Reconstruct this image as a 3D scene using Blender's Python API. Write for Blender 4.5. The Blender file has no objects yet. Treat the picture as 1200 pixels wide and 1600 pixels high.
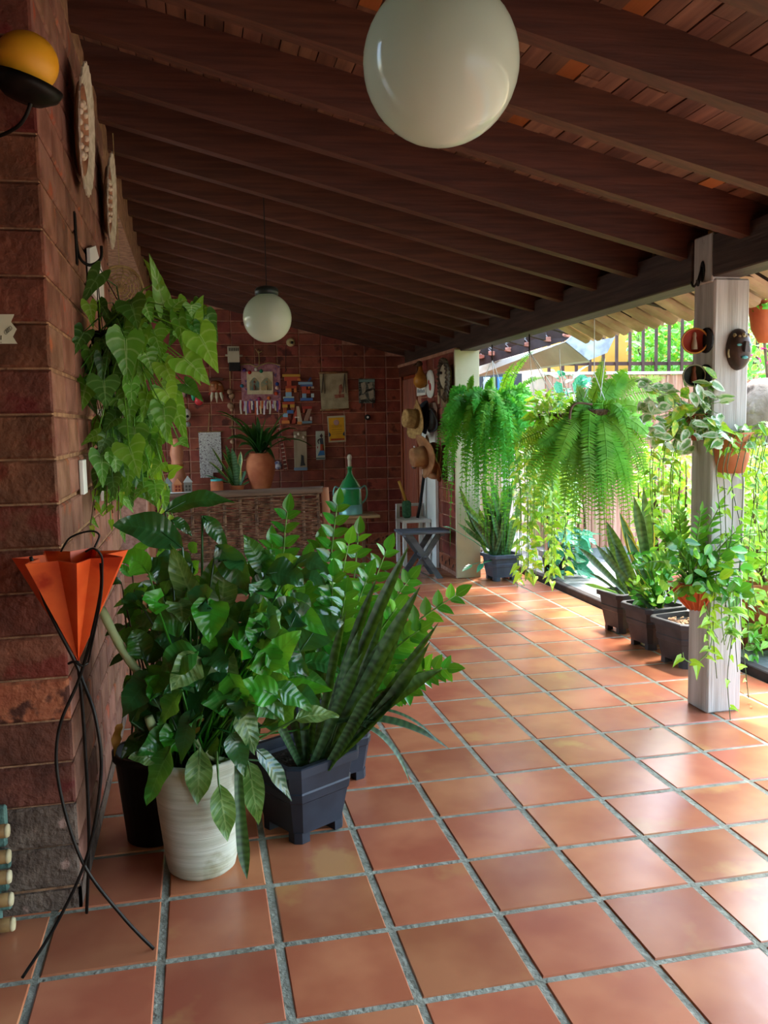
import bpy, math, random
from math import sin, cos, pi, radians, sqrt
from mathutils import Vector, Matrix, Euler

SC = bpy.context.scene
COL = SC.collection
random.seed(7)
V = Vector

# ------------------------------------------------------------------ camera
FPX = 1348.7                      # focal length in pixels of the 1200 x 1600 frame
YAW, PITCH, ROLL = 0.21244, 0.10129, -0.01899
CAM = V((0.0, 0.0, 1.479))
FW = V((sin(YAW)*cos(PITCH), cos(YAW)*cos(PITCH), -sin(PITCH)))
_r = V((cos(YAW), -sin(YAW), 0.0)); _u = _r.cross(FW)
RT = cos(ROLL)*_r + sin(ROLL)*_u
UP = -sin(ROLL)*_r + cos(ROLL)*_u
cd = bpy.data.cameras.new('camera'); cam = bpy.data.objects.new('camera', cd); COL.objects.link(cam)
cd.sensor_fit = 'VERTICAL'; cd.sensor_height = 32.0; cd.lens = FPX*32.0/1600.0
cd.clip_start = 0.05; cd.clip_end = 200
cam.matrix_world = Matrix(((RT.x, UP.x, -FW.x, CAM.x), (RT.y, UP.y, -FW.y, CAM.y), (RT.z, UP.z, -FW.z, CAM.z), (0, 0, 0, 1)))
SC.camera = cam

def _ray(px, py): return FW + ((px-600)*RT - (py-800)*UP)/FPX
def at(px, py, Y):  d = _ray(px, py); return CAM + d*(Y/d.y)          # photo point standing at distance Y
def atx(px, py, X): d = _ray(px, py); return CAM + d*(X/d.x)
def atz(px, py, Z): d = _ray(px, py); return CAM + d*((Z-CAM.z)/d.z)

# ------------------------------------------------------------------ light
SC.view_settings.view_transform = 'Standard'
SC.view_settings.look = 'None'
SC.view_settings.gamma = 1.0
SC.view_settings.use_curve_mapping = False
SC.view_settings.exposure = 1.75
w = bpy.data.worlds.new('sky'); SC.world = w; w.use_nodes = True
nt = w.node_tree; bg = nt.nodes['Background']
sky = nt.nodes.new('ShaderNodeTexSky'); sky.sky_type = 'NISHITA'
sky.sun_disc = False; sky.sun_elevation = radians(58); sky.sun_rotation = radians(35)
sky.air_density = 1.3; sky.dust_density = 2.5; sky.ozone_density = 1.0
nt.links.new(sky.outputs[0], bg.inputs[0]); bg.inputs[1].default_value = 0.62
sl = bpy.data.lights.new('sun', 'SUN'); sl.energy = 2.6; sl.angle = radians(5); sl.color = (1.0, 0.97, 0.92)
so = bpy.data.objects.new('sun', sl); COL.objects.link(so)
so.rotation_euler = (-V((0.22, 0.22, 0.9))).to_track_quat('-Z', 'Y').to_euler()
so.location = (6, 6, 12)

# ------------------------------------------------------------------ materials
def C3(h):
    if isinstance(h, str):
        h = h.lstrip('#'); h = tuple(int(h[i:i+2], 16)/255 for i in (0, 2, 4))
    return tuple((c/12.92 if c <= .04045 else ((c+.055)/1.055)**2.4) for c in h)+(1.0,)
_mats = {}
def mat(name, c1, c2=None, rough=.6, scale=4, det=4, bump=0, bscale=None, rnd=0.0, spec=.4, metal=0, lo=.38, hi=.62,
        accent=None, acc_at=.9, c3=None, c3at=.62, c3scale=None, trans=0, emit=0, alpha=1, transm=0, ior=1.45, wave=None):
    if name in _mats: return _mats[name]
    m = bpy.data.materials.new(name); m.use_nodes = True; t = m.node_tree; N = t.nodes; L = t.links
    b = N['Principled BSDF']; b.inputs['Roughness'].default_value = rough; b.inputs['Metallic'].default_value = metal
    b.inputs['Specular IOR Level'].default_value = spec
    b.inputs['Transmission Weight'].default_value = transm; b.inputs['IOR'].default_value = ior
    tc = N.new('ShaderNodeTexCoord'); oi = N.new('ShaderNodeObjectInfo')
    mu = N.new('ShaderNodeMath'); mu.operation = 'MULTIPLY'; mu.inputs[1].default_value = 53.0 if rnd or accent else 0.0
    L.new(oi.outputs['Random'], mu.inputs[0])
    ad = N.new('ShaderNodeVectorMath'); ad.operation = 'ADD'
    L.new(tc.outputs['Object'], ad.inputs[0]); L.new(mu.outputs[0], ad.inputs[1])
    mp = N.new('ShaderNodeMapping'); s = scale if isinstance(scale, tuple) else (scale,)*3
    mp.inputs['Scale'].default_value = s; L.new(ad.outputs[0], mp.inputs[0])
    nz = N.new('ShaderNodeTexNoise'); nz.inputs['Scale'].default_value = 1; nz.inputs['Detail'].default_value = det
    L.new(mp.outputs[0], nz.inputs[0])
    rp = N.new('ShaderNodeValToRGB'); e = rp.color_ramp.elements
    e[0].position = lo; e[1].position = hi; e[0].color = C3(c1); e[1].color = C3(c2 or c1)
    L.new(nz.outputs[0], rp.inputs[0]); out = rp.outputs[0]
    if c3:
        n3 = N.new('ShaderNodeTexNoise'); n3.inputs['Scale'].default_value = c3scale or 14; n3.inputs['Detail'].default_value = 5
        L.new(ad.outputs[0], n3.inputs[0])
        r3 = N.new('ShaderNodeValToRGB'); r3.color_ramp.elements[0].position = c3at; r3.color_ramp.elements[1].position = c3at+.07
        L.new(n3.outputs[0], r3.inputs[0])
        mx = N.new('ShaderNodeMixRGB'); L.new(r3.outputs[0], mx.inputs[0]); L.new(out, mx.inputs[1]); mx.inputs[2].default_value = C3(c3)
        out = mx.outputs[0]
    if accent:
        gt = N.new('ShaderNodeMath'); gt.operation = 'GREATER_THAN'; gt.inputs[1].default_value = acc_at; L.new(oi.outputs['Random'], gt.inputs[0])
        mf = N.new('ShaderNodeMath'); mf.operation = 'MULTIPLY'; mf.inputs[1].default_value = .75; L.new(gt.outputs[0], mf.inputs[0])
        mx = N.new('ShaderNodeMixRGB'); L.new(mf.outputs[0], mx.inputs[0]); L.new(out, mx.inputs[1]); mx.inputs[2].default_value = C3(accent)
        out = mx.outputs[0]
    if rnd:
        # two independent values from the one random number: brightness and a slight hue shift
        fr = N.new('ShaderNodeMath'); fr.operation = 'MULTIPLY'; fr.inputs[1].default_value = 17.31; L.new(oi.outputs['Random'], fr.inputs[0])
        f2 = N.new('ShaderNodeMath'); f2.operation = 'FRACT'; L.new(fr.outputs[0], f2.inputs[0])
        mr = N.new('ShaderNodeMapRange'); mr.inputs[3].default_value = 1-rnd; mr.inputs[4].default_value = 1+rnd; L.new(f2.outputs[0], mr.inputs[0])
        mh = N.new('ShaderNodeMapRange'); mh.inputs[3].default_value = .5-.035*rnd; mh.inputs[4].default_value = .5+.035*rnd; L.new(oi.outputs['Random'], mh.inputs[0])
        hs = N.new('ShaderNodeHueSaturation'); L.new(mr.outputs[0], hs.inputs['Value']); L.new(mh.outputs[0], hs.inputs['Hue']); L.new(out, hs.inputs['Color'])
        out = hs.outputs[0]
    L.new(out, b.inputs['Base Color'])
    if bump:
        nb = N.new('ShaderNodeTexNoise'); nb.inputs['Detail'].default_value = 6
        bs = bscale if bscale is not None else scale
        if isinstance(bs, tuple):
            m2 = N.new('ShaderNodeMapping'); m2.inputs['Scale'].default_value = bs; L.new(ad.outputs[0], m2.inputs[0]); L.new(m2.outputs[0], nb.inputs[0]); nb.inputs['Scale'].default_value = 1
        else:
            nb.inputs['Scale'].default_value = bs; L.new(ad.outputs[0], nb.inputs[0])
        bp = N.new('ShaderNodeBump'); bp.inputs['Strength'].default_value = bump; bp.inputs['Distance'].default_value = .02
        L.new(nb.outputs[0], bp.inputs['Height']); L.new(bp.outputs[0], b.inputs['Normal'])
    if trans:
        tr = N.new('ShaderNodeBsdfTranslucent'); L.new(out, tr.inputs[0])
        ms = N.new('ShaderNodeMixShader'); ms.inputs[0].default_value = trans
        L.new(b.outputs[0], ms.inputs[1]); L.new(tr.outputs[0], ms.inputs[2]); L.new(ms.outputs[0], N['Material Output'].inputs[0])
    _mats[name] = m; return m

def leafmat(name, c1, c2, vein=None, edge=None, edge_at=.78, nvein=0, kvein=1.2, vstr=.5, band=None, nband=16, rough=.32, trans=.3, tcol=None, blotch=None, rnd=.25, bump=.15, spec=.5):
    """leaf: UV u runs across the blade, v along it; midrib, side veins, edge stripe, cross bands, blotches"""
    if name in _mats: return _mats[name]
    m = bpy.data.materials.new(name); m.use_nodes = True; t = m.node_tree; N = t.nodes; L = t.links
    b = N['Principled BSDF']; b.inputs['Roughness'].default_value = rough; b.inputs['Specular IOR Level'].default_value = spec
    uv = N.new('ShaderNodeUVMap'); sp = N.new('ShaderNodeSeparateXYZ'); L.new(uv.outputs[0], sp.inputs[0])
    tc = N.new('ShaderNodeTexCoord'); oi = N.new('ShaderNodeObjectInfo')
    def M(op, a, b_=None, c_=None):
        n = N.new('ShaderNodeMath'); n.operation = op
        for i, q in enumerate((a, b_, c_)):
            if q is None: continue
            if isinstance(q, (int, float)): n.inputs[i].default_value = q
            else: L.new(q, n.inputs[i])
        return n.outputs[0]
    u, v = sp.outputs[0], sp.outputs[1]
    a = M('MULTIPLY', M('ABSOLUTE', M('SUBTRACT', u, .5)), 2.0)
    nz = N.new('ShaderNodeTexNoise'); nz.inputs['Scale'].default_value = 9; nz.inputs['Detail'].default_value = 3; L.new(tc.outputs['Object'], nz.inputs[0])
    rp = N.new('ShaderNodeValToRGB'); e = rp.color_ramp.elements; e[0].position = .36; e[1].position = .64; e[0].color = C3(c1); e[1].color = C3(c2)
    L.new(nz.outputs[0], rp.inputs[0]); out = rp.outputs[0]
    def mixc(f, col):
        nonlocal out
        mx = N.new('ShaderNodeMixRGB'); L.new(f, mx.inputs[0]); L.new(out, mx.inputs[1]); mx.inputs[2].default_value = C3(col); out = mx.outputs[0]
    if band:
        nb = N.new('ShaderNodeTexNoise'); nb.inputs['Scale'].default_value = 28; L.new(tc.outputs['Object'], nb.inputs[0])
        ph = M('ADD', M('MULTIPLY', v, nband*6.283), M('MULTIPLY', nb.outputs[0], 9.0))
        f = M('MULTIPLY', M('ADD', M('MULTIPLY', M('SINE', ph), .5), .5), .7); mixc(f, band)
    if blotch:
        nb = N.new('ShaderNodeTexNoise'); nb.inputs['Scale'].default_value = 34; nb.inputs['Detail'].default_value = 2; L.new(tc.outputs['Object'], nb.inputs[0])
        r3 = N.new('ShaderNodeValToRGB'); r3.color_ramp.elements[0].position = .5; r3.color_ramp.elements[1].position = .58; L.new(nb.outputs[0], r3.inputs[0]); mixc(r3.outputs[0], blotch)
    if vein:
        if nvein:
            ph = M('MULTIPLY', M('SUBTRACT', M('MULTIPLY', v, float(nvein)), M('MULTIPLY', a, kvein)), 6.283)
            f = M('MULTIPLY', M('GREATER_THAN', M('SINE', ph), .86), vstr*.7); mixc(f, vein)
        f = M('MULTIPLY', M('LESS_THAN', a, .075), vstr); mixc(f, vein)
    if edge:
        f = M('MULTIPLY', M('GREATER_THAN', a, edge_at), .9); mixc(f, edge)
    mr = N.new('ShaderNodeMapRange'); mr.inputs[3].default_value = 1-rnd; mr.inputs[4].default_value = 1+rnd; L.new(oi.outputs['Random'], mr.inputs[0])
    mh = N.new('ShaderNodeMapRange'); mh.inputs[3].default_value = .49; mh.inputs[4].default_value = .51
    L.new(M('FRACT', M('MULTIPLY', oi.outputs['Random'], 13.7)), mh.inputs[0])
    hs = N.new('ShaderNodeHueSaturation'); L.new(mr.outputs[0], hs.inputs['Value']); L.new(mh.outputs[0], hs.inputs['Hue']); L.new(out, hs.inputs['Color']); out = hs.outputs[0]
    L.new(out, b.inputs['Base Color'])
    if bump and nvein:
        bp = N.new('ShaderNodeBump'); bp.inputs['Strength'].default_value = bump; bp.inputs['Distance'].default_value = .01
        ph = M('SINE', M('MULTIPLY', M('SUBTRACT', M('MULTIPLY', v, float(nvein)), M('MULTIPLY', a, kvein)), 6.283))
        L.new(ph, bp.inputs['Height']); L.new(bp.outputs[0], b.inputs['Normal'])
    tr = N.new('ShaderNodeBsdfTranslucent')
    mx = N.new('ShaderNodeMixRGB'); mx.inputs[0].default_value = .55; L.new(out, mx.inputs[1]); mx.inputs[2].default_value = C3(tcol or '#9fd02c'); L.new(mx.outputs[0], tr.inputs[0])
    ms = N.new('ShaderNodeMixShader'); ms.inputs[0].default_value = trans
    L.new(b.outputs[0], ms.inputs[1]); L.new(tr.outputs[0], ms.inputs[2]); L.new(ms.outputs[0], N['Material Output'].inputs[0])
    _mats[name] = m; return m

# ------------------------------------------------------------------ objects and mesh helpers
def tag(o, label=None, cat=None, group=None, kind=None):
    if label: o['label'] = label
    if cat: o['category'] = cat
    if group: o['group'] = group
    if kind: o['kind'] = kind
    return o
def thing(name, loc, label, cat, group=None, kind=None):
    o = bpy.data.objects.new(name, None); COL.objects.link(o); o.location = loc; o.empty_display_size = .05
    return tag(o, label, cat, group, kind)
def woff(o):
    p = V((0, 0, 0))
    while o is not None: p = p + V(o.location); o = o.parent
    return p
def link(name, me, parent=None, loc=(0, 0, 0)):
    o = bpy.data.objects.new(name, me); COL.objects.link(o)
    if parent is not None: o.parent = parent
    o.location = loc; return o
def frame(d, hint=V((0, 0, 1))):
    d = d.normalized()
    if abs(d.dot(hint)) > .97: hint = V((1, 0, 0)) if abs(d.x) < .8 else V((0, 1, 0))
    s = d.cross(hint).normalized(); return d, s, s.cross(d)

class MB:
    def __init__(s): s.v = []; s.f = []; s.uv = []; s.mi = []; s.cur = 0
    def add(s, vs, fs, uvs=None):
        k = len(s.v); s.v += [tuple(p) for p in vs]
        s.uv += uvs if uvs else [(.5, .5)]*len(vs)
        for f in fs: s.f.append(tuple(i+k for i in f)); s.mi.append(s.cur)
        return s
    def box(s, a, b, bev=0):
        x0, y0, z0 = a; x1, y1, z1 = b
        if bev <= 0:
            vs = [(x0, y0, z0), (x1, y0, z0), (x1, y1, z0), (x0, y1, z0), (x0, y0, z1), (x1, y0, z1), (x1, y1, z1), (x0, y1, z1)]
            return s.add(vs, [(3, 2, 1, 0), (4, 5, 6, 7), (0, 1, 5, 4), (1, 2, 6, 5), (2, 3, 7, 6), (3, 0, 4, 7)])
        return s.obox(V(((x0+x1)/2, (y0+y1)/2, (z0+z1)/2)), (abs(x1-x0), abs(y1-y0), abs(z1-z0)), None, bev)
    def obox(s, c, size, rot=None, bev=0):
        hx, hy, hz = size[0]/2, size[1]/2, size[2]/2
        b = min(bev, hx*.9, hy*.9, hz*.9); vs = []; idx = {}
        R = rot.to_matrix() if rot is not None and not isinstance(rot, Matrix) else rot
        def p(x, y, z):
            q = V((x, y, z)); q = R @ q if R is not None else q; return q+V(c)
        if b <= 0:
            vs = [p(x, y, z) for z in (-hz, hz) for x, y in ((-hx, -hy), (hx, -hy), (hx, hy), (-hx, hy))]
            return s.add(vs, [(3, 2, 1, 0), (4, 5, 6, 7), (0, 1, 5, 4), (1, 2, 6, 5), (2, 3, 7, 6), (3, 0, 4, 7)])
        for sx in (-1, 1):
            for sy in (-1, 1):
                for sz in (-1, 1):
                    for ax in range(3):
                        q = [sx*(hx-b), sy*(hy-b), sz*(hz-b)]
                        q[ax] = (sx*hx, sy*hy, sz*hz)[ax]
                        idx[(sx, sy, sz, ax)] = len(vs); vs.append(p(*q))
        I = lambda a, b_, c_, ax: idx[(a, b_, c_, ax)]
        fs = []
        for sg in (-1, 1):
            q = [I(sg, -1, -1, 0), I(sg, 1, -1, 0), I(sg, 1, 1, 0), I(sg, -1, 1, 0)]; fs.append(q if sg > 0 else q[::-1])
            q = [I(-1, sg, -1, 1), I(-1, sg, 1, 1), I(1, sg, 1, 1), I(1, sg, -1, 1)]; fs.append(q if sg > 0 else q[::-1])
            q = [I(-1, -1, sg, 2), I(1, -1, sg, 2), I(1, 1, sg, 2), I(-1, 1, sg, 2)]; fs.append(q if sg > 0 else q[::-1])
        for a in (-1, 1):
            for c_ in (-1, 1):
                q = [I(-1, a, c_, 1), I(1, a, c_, 1), I(1, a, c_, 2), I(-1, a, c_, 2)]; fs.append(q if a*c_ > 0 else q[::-1])
                q = [I(a, -1, c_, 2), I(a, 1, c_, 2), I(a, 1, c_, 0), I(a, -1, c_, 0)]; fs.append(q if a*c_ > 0 else q[::-1])
                q = [I(a, c_, -1, 0), I(a, c_, 1, 0), I(a, c_, 1, 1), I(a, c_, -1, 1)]; fs.append(q if a*c_ > 0 else q[::-1])
        for a in (-1, 1):
            for b_ in (-1, 1):
                for c_ in (-1, 1):
                    q = [I(a, b_, c_, 0), I(a, b_, c_, 1), I(a, b_, c_, 2)]; fs.append(q if a*b_*c_ > 0 else q[::-1])
        return s.add(vs, fs)
    def tube(s, pts, r, n=8, cap=True, uvv=None):
        pts = [V(p) for p in pts]; k = len(pts)
        rs = r if isinstance(r, (list, tuple)) else [r]*k
        vs = []; uvs = []; prev = None
        for i, p in enumerate(pts):
            d = (pts[min(i+1, k-1)]-pts[max(i-1, 0)])
            if d.length < 1e-9: d = V((0, 0, 1))
            d.normalize()
            if prev is None: _, a, b = frame(d)
            else:
                a = prev-d*prev.dot(d); a = a.normalized() if a.length > 1e-6 else frame(d)[1]; b = a.cross(d)
            prev = a
            for j in range(n):
                t = 2*pi*j/n; vs.append(p+a*(cos(t)*rs[i])+b*(sin(t)*rs[i])); uvs.append((.3, uvv if uvv is not None else i/max(k-1, 1)))
        fs = [(i*n+j, i*n+(j+1) % n, (i+1)*n+(j+1) % n, (i+1)*n+j) for i in range(k-1) for j in range(n)]
        if cap: fs += [tuple(range(n))[::-1], tuple((k-1)*n+j for j in range(n))]
        return s.add(vs, fs, uvs)
    def lathe(s, c, prof, n=24, axis=V((0, 0, 1)), a0=0, a1=2*pi, squash=1.0):
        d, a, b = frame(V(axis)); c = V(c); full = abs(a1-a0-2*pi) < 1e-6
        m = n if full else n+1; vs = []; fs = []
        for r, h in prof:
            for j in range(m):
                t = a0+(a1-a0)*j/n; vs.append(c+d*h+a*(r*cos(t))+b*(r*sin(t)*squash))
        for i in range(len(prof)-1):
            for j in range(n):
                j2 = (j+1) % m; fs.append((i*m+j, i*m+j2, (i+1)*m+j2, (i+1)*m+j))
        return s.add(vs, fs)
    def ball(s, c, r, n=12, m=8, sc=(1, 1, 1)):
        c = V(c); vs = []; fs = []
        for i in range(m+1):
            ph = pi*i/m
            for j in range(n):
                t = 2*pi*j/n; vs.append(c+V((r*sc[0]*sin(ph)*cos(t), r*sc[1]*sin(ph)*sin(t), r*sc[2]*cos(ph))))
        for i in range(m):
            for j in range(n): fs.append((i*n+j, (i+1)*n+j, (i+1)*n+(j+1) % n, i*n+(j+1) % n))
        return s.add(vs, fs)
    def prism(s, poly, dvec):
        """closed polygon (list of points) pushed along dvec"""
        k = len(poly); P = [V(p) for p in poly]; D = V(dvec)
        fs = [tuple(range(k))[::-1], tuple(range(k, 2*k))]+[(i, (i+1) % k, k+(i+1) % k, k+i) for i in range(k)]
        return s.add(P+[p+D for p in P], fs)
    def build(s, name, m, parent=None, smooth=False, kind=None, label=None, loc=None):
        o = V(loc) if loc is not None else V((0, 0, 0))
        off = woff(parent)+o
        me = bpy.data.meshes.new(name)
        vs = [(x-off.x, y-off.y, z-off.z) for x, y, z in s.v]
        me.from_pydata(vs, [], s.f)
        for q in (m if isinstance(m, (list, tuple)) else [m]): me.materials.append(q)
        if any(s.mi): me.polygons.foreach_set('material_index', s.mi)
        ul = me.uv_layers.new(name='UVMap')
        li = [0]*len(me.loops); me.loops.foreach_get('vertex_index', li)
        ul.data.foreach_set('uv', [c for i in li for c in s.uv[i]])
        if smooth: me.polygons.foreach_set('use_smooth', [True]*len(me.polygons))
        me.update()
        ob = link(name, me, parent, o)
        if kind: ob['kind'] = kind
        if label: ob['label'] = label
        return ob

# ---- leaves
def bez(p0, p1, p2, t): return p0*((1-t)**2)+p1*(2*t*(1-t))+p2*(t*t)
def dbez(p0, p1, p2, t): return (p1-p0)*(2*(1-t))+(p2-p1)*(2*t)
PROF = {
    'ovate': lambda v: (sin(pi*min(1, v**.75))**.8)*(1-.25*v),
    'lance': lambda v: sin(pi*v**.8)**.9,
    'sword': lambda v: min(1, .55+.6*v)*(1-max(0, (v-.72)/.28)**1.8),
    'heart': lambda v: (1-v**1.6)*(.93 if v < .05 else 1.0)*(.80+.20*sin(pi*min(1, v*2.2))),
    'arrow': lambda v: (1-v**1.5)*(.74+.26*sin(pi*min(1, v*2.2))),
    'round': lambda v: sin(pi*(.06+.94*v))**.55,
    'strap': lambda v: (min(1, .5+3*v))*(1-max(0, (v-.5)/.5)**2),
}
def blade(B, p0, p1, p2, w, prof='ovate', nrm=None, fold=.25, wave=0.0, n=8, lobe=0.0, twist=0.0, rim=.0, roll=0.0):
    p0, p1, p2 = V(p0), V(p1), V(p2); nrm = V(nrm) if nrm is not None else V((0, -.35, 1))
    L = (p2-p0).length; vs = []; uvs = []; us = (-1, -.7, -.35, 0, .35, .7, 1) if lobe else (-1, -.55, 0, .55, 1); ph = random.uniform(0, 6.28); fn = PROF[prof]
    for i in range(n+1):
        t = i/n; c = bez(p0, p1, p2, t); d = dbez(p0, p1, p2, t)
        if d.length < 1e-9: d = p2-p0
        d.normalize(); s = d.cross(nrm)
        if s.length < .05: s = d.cross(V((1, .2, .1)))
        s.normalize(); nn = s.cross(d)
        if twist or roll:
            R = Matrix.Rotation(roll+twist*t, 3, d); s = R @ s; nn = R @ nn
        wd = w*max(fn(t), .02)
        for u in us:
            q = c+s*(u*wd)+nn*(abs(u)**1.3*fold*wd)
            if wave: q = q+nn*(wave*w*abs(u)*sin(ph+t*13+(u > 0)*2.1))
            if lobe: q = q-d*(lobe*L*sin(min(1, abs(u))*1.95)*(1-t)**3)
            vs.append(q); uvs.append((.5+u*.5, t))
    m = len(us)
    fs = [(i*m+j, i*m+j+1, (i+1)*m+j+1, (i+1)*m+j) for i in range(n) for j in range(m-1)]
    B.add(vs, fs, uvs); return B
def rnd(a, b): return random.uniform(a, b)
def rv(s): return V((rnd(-s, s), rnd(-s, s), rnd(-s, s)))
def leaf(parent, m, p0, p2, w, prof='ovate', sag=.0, bow=None, nrm=None, stem=None, name='leaf', sr=.004, **k):
    """one leaf of its own: blade from p0 to p2, optional petiole along the points in stem"""
    p0, p2 = V(p0), V(p2); B = MB()
    mid = (p0+p2)/2+V((0, 0, 1))*sag+(V(bow) if bow is not None else V((0, 0, 0)))
    if stem: B.tube([V(q) for q in stem]+[p0, p0.lerp(mid, .6)], [sr]*len(stem)+[sr*.8, sr*.3], 5, uvv=.5)
    blade(B, p0, mid, p2, w, prof, nrm, **k)
    return B.build(name, m, parent, True)
def arc(p0, p1, p2, n=8): return [bez(V(p0), V(p1), V(p2), i/n) for i in range(n+1)]

def frond(B, p0, p1, p2, ln, n=34, fall=.3, wob=.15, base=.08, wl=.16, cam=None):
    p0, p1, p2 = V(p0), V(p1), V(p2)
    B.tube(arc(p0, p1, p2, 9), [.0028]*8+[.0016, .0008], 4, uvv=.5)
    hint = V((rnd(-.3, .3), -1, rnd(.2, .8)))
    for i in range(n):
        t = base+(1-base)*i/(n-1); c = bez(p0, p1, p2, t); d = dbez(p0, p1, p2, t).normalized()
        s = d.cross(hint)
        if s.length < .05: continue
        s.normalize(); nn = s.cross(d)
        l = ln*min(1, .35+t*2.2)*(1-max(0, (t-.55)/.45)**1.6)+.004
        for sg in (-1, 1):
            e = (s*sg+d*.25+V((0, 0, -fall))+rv(wob)).normalized()*l
            wv = d*(l*wl)
            B.add([c-wv*.8, c+e*.55-wv, c+e, c+e*.5+wv, c+wv*.8], [(0, 1, 2), (0, 2, 3), (0, 3, 4)], [(.5, 0), (.2, .5), (.5, 1), (.8, .5), (.5, .1)])
# ------------------------------------------------------------------ structure: materials
TILE = mat('terracotta_tile', '#a35d40', '#b97550', rough=.26, scale=3.2, det=3, rnd=.16, spec=.5, bump=.06, bscale=7, c3='#b98352', c3at=.6, c3scale=2.3)
GROUT = mat('grout', '#7e806d', '#989a86', rough=.9, scale=18, bump=.5, bscale=60)
BRICK_D = mat('dark_brick', '#54301f', '#744530', rough=.75, scale=9, rnd=.28, bump=.55, bscale=40, c3='#63281a', c3at=.56, c3scale=6)
BRICK_S = mat('side_brick', '#6c4534', '#8c6250', rough=.8, scale=7, rnd=.22, bump=.4, bscale=30, c3='#9a4f30', c3at=.62, c3scale=8)
BRICK_B = mat('glazed_brick', '#6e3226', '#8a4434', rough=.5, scale=6, rnd=.22, bump=.25, bscale=25, c3='#532319', c3at=.6, c3scale=6)
PLASTER = mat('crumbling_base_brick', '#8c4a30', '#a86544', rough=.9, scale=14, bump=.7, bscale=30, c3='#4f2c20', c3at=.53, c3scale=12)
DAMP = mat('damp_grey_base_brick', '#4a3a30', '#6d5c4e', rough=.95, scale=12, bump=.8, bscale=45, c3='#98796a', c3at=.63, c3scale=18)
MORTAR = mat('mortar', '#7d5a42', '#a07a5a', rough=.95, scale=20, bump=.4, bscale=60)
MORTAR_B = mat('red_mortar', '#9a6a54', '#b5836c', rough=.9, scale=20, bump=.3, bscale=60)
RAFTER = mat('rafter_wood', '#472a1f', '#593628', rough=.6, scale=(1.2, 40, 40), rnd=.12, bump=.1, bscale=(3, 80, 80))
PLANK = mat('ceiling_plank', '#5f4234', '#7a5844', rough=.55, scale=(26, 2, 26), rnd=.3, accent='#a8582a', acc_at=.90, bump=.12, bscale=(60, 3, 60))
BEAM = mat('beam_wood', '#31211a', '#48352b', rough=.65, scale=(30, 2, 30), bump=.2, bscale=(60, 3, 60))
POST = mat('weathered_post_wood', '#a09a90', '#bcb8b0', rough=.7, scale=(26, 26, 1.6), bump=.25, bscale=(70, 70, 2), c3='#8a8074', c3at=.66, c3scale=5)
CREAM = mat('cream_paint', '#b9b092', '#c8bfa2', rough=.7, scale=3, bump=.05, bscale=30)
WHITEP = mat('white_paint', '#d9dad2', '#e8e8e2', rough=.45, scale=5)
CONC = mat('grey_concrete', '#6a6f6d', '#8b908d', rough=.9, scale=8, bump=.3, bscale=40)
KERB = mat('dark_kerb', '#2b2625', '#3c3532', rough=.8, scale=10)
CLAY = mat('clay_roof_tile', '#a08468', '#c2a688', rough=.85, scale=5, rnd=.15, bump=.2, bscale=30)
CLAYP = mat('pink_clay', '#b9705a', '#cc8a72', rough=.85, scale=6)
DARKW = mat('dark_soffit_wood', '#2c201b', '#40302a', rough=.8, scale=6)
DOORW = mat('red_door_wood', '#7d3620', '#9a4a2c', rough=.4, scale=(30, 30, 2), rnd=.12)
FENCEW = mat('fence_board', '#a4705a', '#c79a86', rough=.8, scale=(20, 20, 1.5), rnd=.16, bump=.1)
BLACKM = mat('black_iron', '#15130f', '#25211c', rough=.5, metal=.6, scale=20)
PAVE = mat('garden_earth', '#6c5c48', '#8d7d63', rough=1, scale=6, bump=.5, bscale=20)

def struct(B, name, m, label, cat='structure', smooth=False):
    o = B.build(name, m, None, smooth); return tag(o, label, cat, kind='structure')

# ------------------------------------------------------------------ floor of square clay tiles in wide grout
T = 0.33; TX, TY = 0.177, 2.025
B = MB(); B.box((-3.2, -3.5, -.16), (3.07, 10.3, -.004))
FLOOR = struct(B, 'floor', GROUT, 'terracotta tiled veranda floor with wide grey grout joints', 'floor')
tile_me = []
for k in range(4):
    B = MB(); g = .0105+.001*(k % 3); h = T/2-g
    z1 = [(-h+.004, -h+.004, 0), (h-.004, -h+.004, 0), (h-.004, h-.004, 0), (-h+.004, h-.004, 0)]
    z0 = [(-h, -h, -.004), (h, -h, -.004), (h, h, -.004), (-h, h, -.004)]
    zb = [(x, y, -.02) for x, y, z in z0]
    B.add(z1+z0+zb, [(0, 1, 2, 3)]+[(4+i, 4+(i+1) % 4, (i+1) % 4, i) for i in range(4)]+[(8+i, 8+(i+1) % 4, 4+(i+1) % 4, 4+i) for i in range(4)])
    o = B.build('floor_tile', TILE, FLOOR); tile_me.append(o.data); bpy.data.objects.remove(o)
cells = []
for i in range(-10, 9):
    for j in range(-16, 25):
        x, y = TX+(i+.5)*T, TY+(j+.5)*T
        if x+T/2 > 3.2 or y > 10.25: continue
        if x < -.42 and 2.85 < y < 4.85: continue
        seen = (y > 1.85) and (-.62*y+.35 < x)
        cells.append((0 if seen else 1, (x*x+y*y), x, y))
cells.sort()
edge_x = max(c_[2] for c_ in cells)
B = MB(); B.obox((-.0385, 0, -.01), (T-.021-.077, T-.021, .02), None, .003); o = B.build('floor_tile', TILE, FLOOR); cut_me = o.data; bpy.data.objects.remove(o)
for n, (s_, d_, x, y) in enumerate(cells[:296]):
    if x > edge_x-.01:
        link('floor_tile', cut_me, FLOOR, (x, y, rnd(-.0012, .0006))); continue
    q = random.choice(tile_me); o = link('floor_tile', q, FLOOR, (x, y, rnd(-.0012, .0006)))
    o.rotation_euler.z = random.choice((0, pi/2, pi, -pi/2))+rnd(-.006, .006)
B = MB()
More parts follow.
